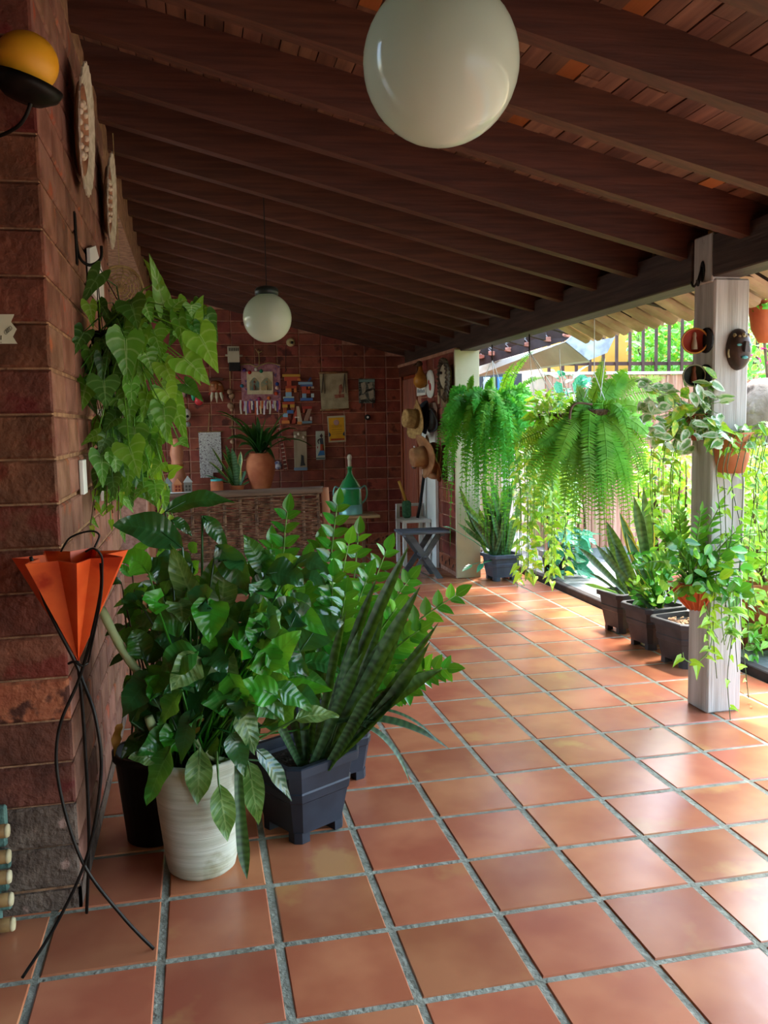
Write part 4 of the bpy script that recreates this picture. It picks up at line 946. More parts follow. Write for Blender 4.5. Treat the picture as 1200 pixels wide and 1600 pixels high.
for s in (-1, 1):
    B = MB(); B.tube(wire([(dx+s*.115, dy, dz+.10), (dx+s*.16, dy, dz+.15), (dx+s*.175, dy, dz+.22), (dx+s*.155, dy, dz+.285), (dx+s*.118, dy, dz+.268)]), .009, 7); B.build('handle', mat('green_grey_metal', '#5a8a86'), t, True)
B = MB(); B.lathe((dx, dy, dz+.475), [(.018, 0), (.018, .085), (.022, .09), (.024, .115), (.016, .135), (.001, .14)], 14); B.build('stopper', mat('pale_stopper', '#a89c86', '#c0b49e', scale=20), t, True)

# console against the far wall with pots, vase and little houses
t = thing('console_table', (.25, 9.6, 0), 'long low wooden console along the far wall, mostly hidden behind the bench', 'table')
B = MB(); B.box((-.38, 9.30, .735), (1.0, 9.92, .765), .006); B.build('top', BW_, t)
for x in (-.34, .95):
    for y in (9.34, 9.87):
        B = MB(); B.box((x-.025, y-.025, 0), (x+.025, y+.025, .735), .004); B.build('leg', BW_, t)
CT = .766
TC = mat('terracotta', '#9c5232', '#b56a44', rough=.75, scale=6, bump=.1, bscale=30); SOIL = mat('soil', '#241a12', '#3a2c20', rough=1, scale=30, bump=.8, bscale=60)
LG = leafmat('dark_strap_leaf', '#1f4a22', '#2c6430', vein='#3f7a3c', rough=.3, trans=.2)
t = thing('strap_leaf_plant', (.68, 9.55, CT), 'dark strap-leaved plant in a rounded terracotta vase behind the bench', 'plant')
B = MB(); B.lathe((.68, 9.55, CT), [(.001, 0), (.085, 0), (.10, .02), (.155, .20), (.165, .28), (.15, .36), (.115, .41), (.118, .425), (.105, .425), (.10, .40), (.001, .39)], 30); B.build('vase', TC, t, True)
b0 = V((.68, 9.55, CT+.40))
for tip_, w_, s_ in (((345, 648), .032, .20), ((337, 643), .028, .24), ((350, 690), .045, .16), ((372, 700), .04, .12), ((392, 740), .03, .10), ((418, 735), .028, .12), ((425, 700), .05, .18), ((455, 690), .03, .2), ((488, 698), .022, .26), ((468, 672), .024, .22), ((450, 640), .03, .12), ((415, 655), .03, .05), ((395, 660), .035, .08), ((378, 668), .045, .12), ((440, 662), .03, .1), ((365, 655), .04, .18), ((402, 650), .028, .02), ((430, 720), .04, .14), ((358, 668), .05, .12), ((366, 682), .05, .1), ((384, 668), .05, .06), ((410, 668), .045, .05), ((425, 668), .04, .1), ((436, 690), .045, .14), ((378, 722), .04, .1), ((400, 672), .05, .02)):
    leaf(t, LG, b0+rv(.02), at(tip_[0], tip_[1], 9.55+rnd(-.2, .12)), w_*1.15, 'lance' if w_ >= .038 else 'strap', sag=s_+(.05 if w_ >= .038 else 0), fold=.3, wave=.1)
t = thing('snake_plant', (.42, 9.5, CT), 'small snake plant with pale edges on the console behind the bench', 'plant')
B = MB(); B.lathe((.42, 9.5, CT), [(.001, 0), (.06, 0), (.08, .07), (.084, .085), (.07, .085), (.066, .06), (.001, .06)], 20); B.build('pot', TC, t, True)
SV0 = leafmat('banded_sword', '#1d4a2a', '#2f6a3a', band='#5f8f5a', nband=14, rough=.4, trans=.12)
SVY = leafmat('edged_sword', '#23502c', '#37713c', edge='#b9b04a', edge_at=.7, band='#4d8050', nband=12, rough=.4, trans=.12)
for px, py, w_ in ((330, 698, .02), (347, 705, .032), (362, 700, .034), (372, 722, .026), (384, 735, .024), (318, 742, .022), (338, 735, .028), (395, 745, .02), (357, 728, .03), (352, 695, .034), (368, 712, .03), (376, 705, .028), (390, 752, .022), (325, 720, .024), (343, 720, .03)):
    leaf(t, random.choice((SV0, SVY)), V((.42, 9.5, CT+.06))+rv(.03), at(px, py, 9.5), w_, 'sword', fold=.3, bow=rv(.03))
t = thing('tall_clay_jug', (-.10, 9.70, CT), 'tall slim terracotta jug half hidden behind the hanging vine', 'jug')
c = at(278, 752, 9.7); B = MB(); B.lathe((c.x, 9.7, CT), [(.001, 0), (.115, 0), (.125, .03), (.115, .12), (.075, .25), (.06, .36), (.075, .44), (.06, .52), (.035, .56), (.045, .60), (.035, .60), (.001, .56)], 24); B.build('jug_body', mat('pink_terracotta', '#b06a4c', '#c5805e', rough=.55, scale=6), t, True)
B = MB(); B.lathe((c.x, 9.7, CT+.30), [(.068, 0), (.072, .012), (.068, .024)], 20); B.build('neck_band', TC, t, True)
hx = at(278, 760, 9.38)
t = thing('house_tray', (hx.x, 9.38, CT), 'white tray under the three miniature houses', 'tray')
B = MB(); B.box((hx.x-.16, 9.32, CT), (hx.x+.16, 9.44, CT+.03), .004); B.build('tray_base', WHITEP, t); B = MB(); B.box((hx.x-.165, 9.312, CT), (hx.x+.165, 9.319, CT+.042), .002); B.build('tray_edge', WHITEP, t)
for k, (dx_, cl, rf, hh, lab) in enumerate(((-.105, '#8f9a98', '#7d8684', .10, 'grey miniature house with pointed roof, left of the terracotta one'), (0, '#b5653e', '#c07a50', .09, 'terracotta miniature house with lattice front, middle of three'), (.105, '#7a7268', '#a8a8a2', .11, 'brownish miniature house with pale pointed roof, right of the terracotta one'))):
    t = thing('miniature_house', (hx.x+dx_, 9.38, CT+.031), lab, 'ornament', 'miniature houses on the tray'); x = hx.x+dx_; z0 = CT+.031
    B = MB(); B.box((x-.042, 9.345, z0), (x+.042, 9.415, z0+hh), .003); B.build('walls', mat('house_%d' % k, cl, scale=20), t)
    B = MB(); B.prism([(x-.05, 9.34, z0+hh), (x+.05, 9.34, z0+hh), (x, 9.34, z0+hh+.07)], (0, .08, 0)); B.build('roof', mat('roof_%d' % k, rf), t)
    for i in range(2):
        for j in range(2):
            B = MB(); B.box((x-.028+.032*i, 9.341, z0+.02+.035*j), (x-.006+.032*i, 9.346, z0+.045+.035*j)); B.build('window', mat('window_dark_%d' % k, ('#4a5250', '#7a2f1a', '#453f38')[k]), t)
c = at(338, 735, 9.36)
t = thing('clay_pot', (c.x, 9.36, CT), 'small brown clay pot with a turquoise rim in front of the printed cloth', 'pot')
B = MB(); B.lathe((c.x, 9.36, CT), [(.001, 0), (.05, 0), (.07, .05), (.068, .13), (.06, .15), (.001, .14)], 18); B.build('pot_body', TC, t, True)
B = MB(); B.lathe((c.x, 9.36, CT+.145), [(.066, 0), (.068, .02), (.058, .022), (.055, 0)], 18); B.build('turquoise_rim', mat('turquoise', '#3f9a94', rough=.4), t, True)
c = at(247, 742, 9.42)
t = thing('blue_bottle', (c.x, 9.42, CT), 'blue bottle on the console seen through the hanging vine', 'bottle')
B = MB(); B.lathe((c.x, 9.42, CT), [(.001, 0), (.04, 0), (.042, .16), (.016, .21), (.015, .26), (.001, .26)], 16); B.build('bottle_body', mat('blue_glaze', '#1f6a9a', '#2f80b0', rough=.2, scale=4), t, True)
B = MB(); B.lathe((c.x, 9.42, CT+.262), [(.017, 0), (.017, .02), (.001, .022)], 10); B.build('stopper', mat('teal_cap', '#2a7a70'), t, True)
c = at(183, 735, 5.6)
t = thing('bead_garland', (c.x, 5.6, c.z), 'yellow bead garland hanging behind the lower vine leaves', 'garland')
for k in range(11):
    q = at(182+4*sin(k*1.3), 700+k*6.2, 5.6); B = MB(); B.ball(q, .020, 8, 6, (1, 1, .7)); B.build('bead', mat('yellow_bead', '#d09a1a', '#dfb03a', rough=.4), t, True)
q0 = at(182, 690, 5.6); B = MB(); B.tube([at(182, 762, 5.6), q0, V((q0.x, 5.6, rz(q0.x)+.02))], .003, 4); B.build('cord', CORD, t)

# ------------------------------------------------------------------ things on the post
t = thing('face_mask', (2.55, 3.78, 1.80), 'dark carved face mask with turquoise eyes on the sunny side of the post', 'mask')
c = at(1153, 546, 3.775); MK = mat('dark_carved', '#33241c', '#4d382c', rough=.45, scale=14)
B = MB(); B.lathe(c+V((0, .005, 0)), [(.062, 0), (.060, .02), (.05, .042), (.03, .055), (.001, .06)], 24, V((0, -1, 0)), squash=1.62); B.build('face', MK, t, True)
B = MB(); B.prism([c+V((-.008, -.06, .035)), c+V((.008, -.06, .035)), c+V((.014, -.06, -.014)), c+V((-.014, -.06, -.014))], (0, -.016, -.004)); B.build('nose', MK, t)
TQ = mat('turquoise_paint', '#4f9a98', '#6db0ac', rough=.5, scale=20)
for s in (-1, 1):
    B = MB(); B.ball(c+V((s*.026, -.05, .018)), .0125, 10, 6, (1.2, .45, .5)); B.build('eye', TQ, t, True)
B = MB(); B.ball(c+V((0, -.056, -.042)), .016, 10, 6, (1.15, .5, .5)); B.build('lips', TQ, t, True)
GD = mat('gold_relief', '#8a7a52', '#b5a478', rough=.4, metal=.3, scale=20)
for k, dx_ in enumerate((-.036, -.018, 0, .018, .036)):
    z = .058+(.006 if k % 2 == 0 else 0); yy = -.057+abs(dx_)*.55
    B = MB(); B.lathe(c+V((dx_, yy+.01, z)), [(.012, 0), (.004, .008), (.001, .009)], 6, V((0, -1, .2))); B.build('gold_flower', GD, t)
B = MB(); B.tube(wire([c+V((-.058, -.014, .0)), c+V((-.061, -.014, -.02)), c+V((-.056, -.014, -.04))]), .005, 6); B.build('gold_earring', GD, t, True)
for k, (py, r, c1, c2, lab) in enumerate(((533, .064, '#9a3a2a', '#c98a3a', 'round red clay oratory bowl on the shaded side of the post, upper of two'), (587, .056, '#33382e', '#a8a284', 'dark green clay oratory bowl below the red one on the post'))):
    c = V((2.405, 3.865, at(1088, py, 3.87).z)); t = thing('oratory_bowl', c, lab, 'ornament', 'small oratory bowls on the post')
    ax = V((-.45, -.9, 0)); B = MB(); B.lathe(c-ax.normalized()*.015, [(.001, -.022), (r*.6, -.018), (r*.95, 0), (r, .022), (r*.88, .022), (r*.8, .004), (.001, -.008)], 24, ax); B.build('bowl_shell', mat('bowl_%d' % k, c1, rough=.5), t, True)
    B = MB(); B.lathe(c-ax.normalized()*.015, [(r*.88, .022), (r*1.0, .022), (r*.97, .03), (r*.88, .03), (r*.88, .022)], 24, ax); B.build('bowl_rim', mat('rim_%d' % k, c2, rough=.5), t, True)
    B = MB(); B.lathe(c-ax.normalized()*.012+V((0, 0, -r*.62)), [(.001, 0), (.020, 0), (.017, .03), (.010, .055), (.013, .065), (.010, .08), (.001, .085)], 10, squash=.7); B.build('saint_figure', mat('figure_%d' % k, ('#b8a890', '#8a4a30')[k], scale=20), t, True)
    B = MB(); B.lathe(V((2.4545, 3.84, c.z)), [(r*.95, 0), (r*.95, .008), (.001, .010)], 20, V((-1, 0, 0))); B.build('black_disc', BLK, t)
t = thing('coat_hook', (2.445, 3.87, 2.17), 'black iron hook near the top of the post', 'hook')
B = MB(); B.ball(V((2.443, 3.87, 2.19)), .03, 8, 6, (.15, .8, 1.7)); B.build('hook_plate', BLACKM, t, True)
for s in (-1, 1): rod(t, [(2.44, 3.87, 2.21), (2.425, 3.87+s*.006, 2.15), (2.41, 3.87+s*.018, 2.12), (2.40, 3.87+s*.026, 2.145)], .006, 'hook_arm')
# ------------------------------------------------------------------ plant materials
DF = leafmat('broad_green_leaf', '#1f5a20', '#37802c', vein='#6fa552', nvein=9, kvein=.8, vstr=.22, rough=.26, trans=.28)
DFD = leafmat('dark_broad_leaf', '#153f1c', '#22562a', vein='#3c7440', nvein=10, kvein=.9, vstr=.16, rough=.2, trans=.18, bump=.1)
DFB = leafmat('bright_broad_leaf', '#2f8a1c', '#48a52a', vein='#2b6a1c', nvein=7, kvein=1.2, vstr=.35, rough=.3, trans=.35)
DFP = leafmat('pale_old_leaf', '#4a7038', '#6f9150', vein='#96ad6c', nvein=8, kvein=1.3, vstr=.45, rough=.35, trans=.25, blotch='#3c6630')
DRY = leafmat('dry_leaf', '#8a5a24', '#b07a36', rough=.7, trans=.2)
SV = leafmat('dark_banded_sword', '#142d18', '#1f4424', band='#47683f', nband=17, rough=.42, trans=.1, rnd=.2)
SVE = leafmat('yellow_edged_sword', '#1f4a2a', '#30653a', edge='#d3b23c', edge_at=.72, band='#4b7a4c', nband=14, rough=.42, trans=.1)
ZZ = leafmat('glossy_zz_leaf', '#1f6a1c', '#3a8f28', vein='#6fae48', vstr=.3, rough=.16, trans=.25)
ZZL = leafmat('young_zz_leaf', '#4f9f22', '#74bb30', vein='#9fd060', vstr=.3, rough=.18, trans=.35)
SY = leafmat('syngonium_leaf', '#4a8f28', '#6cb040', vein='#c0e09c', nvein=5, kvein=.9, vstr=.5, rough=.38, trans=.34)
SYD = leafmat('dark_syngonium_leaf', '#24581f', '#3a7a2e', vein='#8fbf78', nvein=5, kvein=.9, vstr=.5, rough=.36, trans=.22)
SYL = leafmat('young_syngonium_leaf', '#6fae30', '#8fc648', vein='#c5e39c', nvein=5, kvein=.9, vstr=.45, rough=.4, trans=.42)
FN = leafmat('fern_leaflet', '#468c1e', '#66a82c', spec=.2, rough=.6, trans=.32, tcol='#a8e030')
FND = leafmat('deep_fern_leaflet', '#358f28', '#52ae38', spec=.2, rough=.6, trans=.33, tcol='#8fe040')
PT = leafmat('golden_pothos_leaf', '#5fa52a', '#8fc43c', vein='#c8dc7a', vstr=.4, blotch='#d8d65a', rough=.3, trans=.38)
PM = leafmat('marble_pothos_leaf', '#5f9c58', '#86b878', edge='#f0f4e0', edge_at=.62, blotch='#d8e4c4', rough=.35, trans=.3)
LM = leafmat('lime_leaf', '#7fb81e', '#a5d43a', vein='#d5ee90', vstr=.4, rough=.35, trans=.42, tcol='#c8f040')
IVY = leafmat('small_ivy_leaf', '#4f9a3a', '#7fbf58', edge='#cfe0a8', edge_at=.8, rough=.4, trans=.35)
MON = leafmat('blue_green_leaf', '#1f6a4a', '#338a62', vein='#5aa884', nvein=5, vstr=.35, rough=.28, trans=.22, tcol='#5fc890')
PEP = leafmat('rounded_glossy_leaf', '#3f8f28', '#62b03c', vein='#8fcf62', vstr=.3, rough=.25, trans=.32)
STEM = mat('green_stem', '#5f8a3a', '#7da350', rough=.55, scale=20); STEMD = mat('brown_stem', '#4a3a24', '#6a5636', rough=.8, scale=20); STEML = mat('pale_cane', '#8f9f6a', '#a9b582', rough=.6, scale=12)
NAVYP = mat('navy_plastic', '#1c2027', '#282d36', rough=.45, scale=7, spec=.4); CHARP = mat('charcoal_plastic', '#2b2a2b', '#3d3b3b', rough=.5, scale=7); BLUEP = mat('blue_grey_plastic', '#3a4656', '#4a586a', rough=.5, scale=7); BLKP = mat('black_plastic', '#100f10', '#1c1a1a', rough=.5)
CHIP = mat('bark_chips', '#4a3020', '#9a7a5a', rough=1, scale=40, bump=.8, bscale=50)
def planter(c, wt, wb, h, rot, m, label, group=None, soil=SOIL):
    t = thing('planter', c, label, 'planter', group); R = Matrix.Rotation(rot, 3, 'Z'); c = V(c)
    def P(x, y, z): return c+R @ V((x, y, z))
    def sq(w, z): w /= 2; k = w*.22; return [P(x, y, z) for x, y in ((-w+k, -w), (w-k, -w), (w, -w+k), (w, w-k), (w-k, w), (-w+k, w), (-w, w-k), (-w, -w+k))]
    B = MB(); L = [(wb, .035), (wb+(wt-wb)*.52, h*.52), (wb+(wt-wb)*.53+.008, h*.54), (wb+(wt-wb)*.63+.008, h*.64), (wb+(wt-wb)*.64, h*.66), (wt-.01, h-.035), (wt-.035, h-.035), (wt-.06, h-.05)]
    vs = []; 
    for w_, z in L: vs += sq(w_, z)
    fs = [(i*8+j, i*8+(j+1) % 8, (i+1)*8+(j+1) % 8, (i+1)*8+j) for i in range(len(L)-1) for j in range(8)]+[tuple(range(8))[::-1]]
    B.add(vs, fs); B.build('body', m, t)
    B = MB(); vs = []
    for w_, z in ((wt-.008, h-.04), (wt+.026, h-.034), (wt+.03, h-.004), (wt+.02, h), (wt-.02, h), (wt-.026, h-.04)): vs += sq(w_, z)
    B.add(vs, [(i*8+j, i*8+(j+1) % 8, ((i+1) % 6)*8+(j+1) % 8, ((i+1) % 6)*8+j) for i in range(6) for j in range(8)]); B.build('rim', m, t)
    for sx in (-1, 1):
        for sy in (-1, 1):
            B = MB(); w_ = wb/2; a = w_*.48
            B.prism([P(sx*(w_), sy*(w_-.02), 0), P(sx*(w_-.02), sy*w_, 0), P(sx*(w_-a), sy*w_, 0), P(sx*(w_-a), sy*(w_-a), 0), P(sx*w_, sy*(w_-a), 0)][::(1 if sx*sy > 0 else -1)], (0, 0, .04)); B.build('foot', m, t)
    B = MB(); B.add(sq(wt-.05, h-.045)+[P(0, 0, h-.03)], [(j, (j+1) % 8, 8) for j in range(8)]); B.build('soil', soil, t)
    return t
def px_leaf(t, m, b, e, Y, w, prof='ovate', stem=None, dy=0.0, name='leaf', **k):
    """blade between two photo points standing at distance Y (the tip dy nearer or further)"""
    p0, p2 = at(b[0], b[1], Y), at(e[0], e[1], Y+dy); return leaf(t, m, p0, p2, w, prof, stem=stem, name=name, **k)
FACE = V((-.15, -.8, .55))       # most blades tilt towards the light of the open front

# ------------------------------------------------------------------ broad-leaved plant in the tall white pot
WPOT = mat('ribbed_white_pot', '#b5b49c', '#c9c9b6', rough=.55, scale=(3, 3, 30), bump=.35, bscale=(2, 2, 60), c3='#9a9678', c3at=.6, c3scale=5)
pc = V((-.035, 2.865, 0))
A = thing('broad_leaf_plant', pc, 'broad-leaved plant with drooping glossy leaves in a tall white pot', 'plant')
B = MB(); B.lathe(pc, [(.001, .002), (.098, .0), (.112, .012), (.118, .04), (.138, .22), (.150, .37), (.156, .385), (.156, .405), (.146, .405), (.140, .37), (.13, .36), (.001, .36)], 40); B.build('white_pot', WPOT, A, True)
B = MB(); B.lathe(pc+V((0, 0, .361)), [(.132, 0), (.06, .012), (.001, .016)], 20); B.build('soil', SOIL, A)
top = pc+V((0, 0, .37))
for a_, b_, r in (((300, 1150), (352, 1190), .012), ((352, 1190), (372, 1160), .010), ((232, 1120), (256, 1160), .014), ((158, 950), (220, 1055), .013)):
    p, q = at(a_[0], a_[1], 2.78), at(b_[0], b_[1], 2.80); B = MB(); n = 7; pts = [p.lerp(q, i/n)+V((0, 0, -.02*sin(pi*i/n))) for i in range(n+1)]
    B.tube(pts, [r*(1+.12*(i % 2)) for i in range(n+1)], 8); B.build('cane', STEML, A, True)
hero = [  # base, tip, distance, half width, material, profile, sag
 ((312, 1168), (309, 1257), 2.70, .046, DFP, 'lance', 0), ((342, 1225), (356, 1314), 2.66, .042, DFP, 'lance', .01), ((268, 1165), (229, 1260), 2.70, .046, DF, 'lance', .02),
 ((300, 1108), (282, 1194), 2.69, .036, DFD, 'lance', .02), ((360, 1145), (383, 1214), 2.70, .045, DFD, 'ovate', .03), ((388, 1190), (404, 1290), 2.76, .048, DFP, 'ovate', .01),
 ((400, 1170), (455, 1252), 2.76, .032, DFD, 'lance', .03), ((243, 1060), (190, 1122), 2.74, .060, DFD, 'ovate', .04), ((246, 1190), (200, 1185), 2.72, .03, DFP, 'ovate', .02),
 ((330, 1060), (290, 1140), 2.70, .05, DFD, 'ovate', .03), ((375, 1105), (398, 1180), 2.70, .05, DFP, 'ovate', .03), ((436, 1088), (360, 1084), 2.66, .058, DFB, 'ovate', .03),
 ((420, 1075), (488, 1112), 2.68, .045, DF, 'ovate', .03), ((462, 1124), (530, 1120), 2.70, .035, DFP, 'ovate', .02), ((408, 1045), (470, 985), 2.66, .055, DFB, 'ovate', .0),
 ((404, 1010), (398, 942), 2.68, .045, DFB, 'ovate', 0), ((415, 1020), (452, 1058), 2.66, .04, DFB, 'ovate', .02), ((365, 1055), (300, 1062), 2.72, .055, DFD, 'ovate', .04),
 ((380, 1035), (440, 1040), 2.72, .055, DFD, 'ovate', .04), ((268, 1010), (292, 918), 2.78, .055, DF, 'ovate', 0), ((310, 955), (267, 850), 2.78, .046, DFP, 'lance', -.01),
 ((322, 975), (335, 868), 2.80, .05, DF, 'ovate', 0), ((345, 955), (352, 886), 2.78, .05, DFP, 'round', 0), ((338, 852), (392, 930), 2.76, .05, DFD, 'lance', .03),
 ((316, 806), (356, 862), 2.82, .028, DFD, 'lance', .02), ((285, 856), (177, 822), 2.80, .058, DFD, 'lance', .05), ((258, 800), (366, 786), 2.85, .036, DFD, 'lance', .045),
 ((268, 812), (300, 838), 2.85, .02, DFD, 'lance', .02), ((405, 960), (340, 978), 2.74, .04, DFD, 'lance', .03), ((325, 990), (332, 1040), 2.70, .03, DFB, 'ovate', .02),
 ((330, 965), (322, 930), 2.74, .03, DFB, 'ovate', 0), ((420, 900), (380, 835), 2.9, .04, DF, 'lance', 0), ((352, 1010), (420, 985), 2.72, .05, DFD, 'ovate', .03),
 ((300, 1030), (240, 1000), 2.76, .045, DFD, 'ovate', .04), ((225, 1030), (205, 985), 2.8, .05, DF, 'ovate', .03), ((430, 960), (468, 945), 2.8, .04, DFD, 'ovate', .03), ((205, 1128), (240, 1085), 2.78, .04, DFD, 'ovate', .03),
 ((270, 905), (225, 880), 2.9, .05, DFD, 'ovate', .03), ((300, 880), (245, 912), 2.84, .05, DFD, 'ovate', .05), ((360, 915), (318, 905), 2.84, .05, DFD, 'ovate', .05), ((395, 905), (430, 860), 2.9, .05, DF, 'ovate', .02)]
for b_, e_, Y, w_, m_, pf, sg_ in hero:
    p0 = at(b_[0], b_[1], Y); st = V((top.x+rnd(-.07, .07), top.y+rnd(-.07, .05), top.z)); md = (st+p0)/2+V((0, -.02, .08 if p0.z < top.z+.15 else .0))
    px_leaf(A, m_, b_, e_, Y, w_*.94, pf, stem=[st, md] if p0.z < 1.0 else [st, (st+p0)/2+V((0, .03, .03)), st.lerp(p0, .8)], sag=sg_, nrm=FACE+rv(.35), wave=.2, fold=rnd(.12, .4), sr=.0045, n=10)
for k in range(150):
    px, py = rnd(195, 470), (rnd(870, 1160) if k % 3 else rnd(1040, 1165)); Y = rnd(2.76, 3.1); a = rnd(-1, 1); l = rnd(55, 105)
    cx = (px-330)/150; e = (px+l*(cx*.8+.4*rnd(-1, 1)), py+l*rnd(-.45, .75)); p0 = at(px, py, Y)
    if e[0] > 435 and e[1] > 1110 or e[0] < 188: continue
    st = V((top.x+rnd(-.08, .08), top.y+rnd(-.06, .06), top.z))
    px_leaf(A, random.choice((DFD, DFD, DFD, DF, DF, DFB)), (px, py), e, Y, rnd(.036, .058), random.choice(('ovate', 'lance')), stem=[st, st.lerp(p0, .5)+V((0, .03, .03))], sag=rnd(-.01, .07), nrm=FACE+rv(.6), wave=.2, dy=rnd(-.1, .05), fold=rnd(.1, .35))
for k in range(48):
    px, py = rnd(235, 420), rnd(925, 1120); Y = rnd(2.64, 2.76); l = rnd(65, 110); cx = (px-330)/120; e = (px+l*(cx*.7+rnd(-.5, .5)), py+l*rnd(-.2, .85)); p0 = at(px, py, Y)
    if e[0] < 222: continue
    st = V((top.x+rnd(-.08, .08), top.y+rnd(-.08, .0), top.z))
    px_leaf(A, random.choice((DFD, DFD, DF, DF, DFB, DFP)), (px, py), e, Y, rnd(.044, .062), random.choice(('ovate', 'lance')), stem=[st, st.lerp(p0, .6)+V((0, .02, .02))], sag=rnd(.0, .06), nrm=FACE+rv(.55), wave=.22, dy=rnd(-.06, .04), fold=rnd(.15, .4))
for b_, e_ in (((190, 1130), (178, 1182)), ((236, 958), (222, 930)), ((300, 1155), (318, 1122))): px_leaf(A, DRY, b_, e_, 2.76, .018, 'lance', wave=.3, sag=.02, name='dry_leaf')
# ------------------------------------------------------------------ leafy plant in a black pot behind it
pb_ = V((-.20, 3.14, 0))
A2 = thing('leafy_plant', pb_, 'thin-stemmed leafy plant in a black pot behind the white pot', 'plant')
B = MB(); B.lathe(pb_, [(.001, .0), (.10, 0), (.13, .30), (.14, .305), (.14, .33), (.125, .33), (.12, .29), (.001, .29)], 28); B.build('black_pot', BLKP, A2, True)
B = MB(); B.lathe(pb_+V((0, 0, .291)), [(.121, 0), (.001, .012)], 16); B.build('soil', SOIL, A2)
for k in range(26):
    px, py = rnd(188, 300), rnd(850, 1010); q = at(px, py, rnd(3.0, 3.3)); b0 = pb_+V((rnd(-.08, .08), rnd(-.08, .08), .29)); mid = (b0+q)/2+V((rnd(-.05, .05), 0, .05))
    B = MB(); B.tube(arc(b0, mid, q, 7), [.004]*6+[.003, .002], 5); s = B.build('stem', STEMD, A2, True)
    for j in range(3):
        d = V((rnd(-1, 1), rnd(-.8, .3), rnd(-.5, .6))).normalized()*rnd(.06, .11); p0 = q.lerp(mid, j*.25)
        leaf(s, random.choice((DFD, DF, DFB)), p0, p0+d, rnd(.014, .024), 'lance', sag=.012, nrm=FACE+rv(.4), n=6)

# ------------------------------------------------------------------ snake plant in the navy square planter
nc = V((.335, 3.075, 0))
S = planter(nc, .305, .225, .30, radians(31), NAVYP, 'navy square plastic planter beside the white pot')
S['label'] = 'snake plant with dark banded leaves in the navy square planter'; S['category'] = 'plant'; S.name = 'snake_plant'
nb = nc+V((0, 0, .24))
def sword(t, m, base, tip_, w_, bow=None, nrm=None, **k):
    return leaf(t, m, base, tip_, w_, 'sword', bow=bow, nrm=nrm if nrm is not None else FACE+rv(.3), fold=k.pop('fold', .45), **k)
for b_, e_, Y, Ye, w_, bw in (((500, 1195), (639, 852), 3.05, 3.12, .030, (-.03, 0, 0)), ((505, 1195), (656, 917), 3.0, 2.98, .034, (-.02, 0, -.02)), ((510, 1200), (686, 972), 2.98, 2.9, .022, (.0, 0, -.05)),
                          ((495, 1195), (588, 905), 3.1, 3.15, .026, (-.02, 0, 0)), ((480, 1190), (459, 906), 3.0, 2.96, .030, (.0, 0, 0)), ((490, 1200), (541, 955), 2.98, 2.95, .026, (0, 0, 0)),
                          ((505, 1205), (672, 1003), 2.95, 2.86, .030, (.02, 0, -.06)), ((510, 1205), (690, 1047), 2.95, 2.86, .036, (.0, 0, .08)), ((520, 1190), (600, 950), 3.12, 3.15, .030, (0, 0, 0)),
                          ((475, 1195), (436, 1010), 3.05, 3.05, .028, (0, 0, 0)), ((470, 1205), (420, 1100), 2.98, 2.92, .024, (0, 0, 0)), ((480, 1200), (500, 1000), 3.1, 3.1, .030, (0, 0, 0)), ((500, 1205), (560, 985), 3.0, 3.0, .034, (0, 0, 0)), ((515, 1200), (625, 990), 3.05, 3.05, .034, (.0, 0, -.02)), ((512, 1205), (590, 1065), 2.94, 2.88, .034, (.0, 0, -.02)), ((498, 1200), (608, 985), 3.02, 3.02, .03, (0, 0, 0)), ((488, 1200), (566, 1020), 2.95, 2.92, .03, (0, 0, 0)), ((500, 1205), (640, 1060), 2.96, 2.9, .03, (0, 0, .03)), ((478, 1200), (478, 1040), 3.0, 3.0, .028, (0, 0, 0))):
    sword(S, SV, at(b_[0], b_[1]-5, Y), at(e_[0], e_[1], Ye), w_*.76, V(bw), n=12, fold=.75)
for b_, e_, w_, bw in (((525, 1130), (704, 1172), .020, (.0, 0, .10)), ((530, 1125), (641, 1226), .013, (.06, 0, .10)), ((560, 1110), (690, 1165), .008, (.02, 0, .09))):
    p0 = at(b_[0]-20, b_[1]+60, 2.97); leaf(S, SV, at(b_[0], b_[1], 2.93), at(e_[0], e_[1], 2.86), w_, 'strap', bow=V(bw), stem=[p0], fold=.5, n=12, nrm=V((0, -.4, 1)))
leaf(S, SV, at(372, 1185, 2.72), at(386, 1374, 2.66), .021, 'sword', stem=[nb+V((-.10, -.02, .0)), nb+V((-.15, -.12, .07))], bow=V((-.012, 0, 0)), fold=.5, n=12, nrm=V((0, -1, 0)))

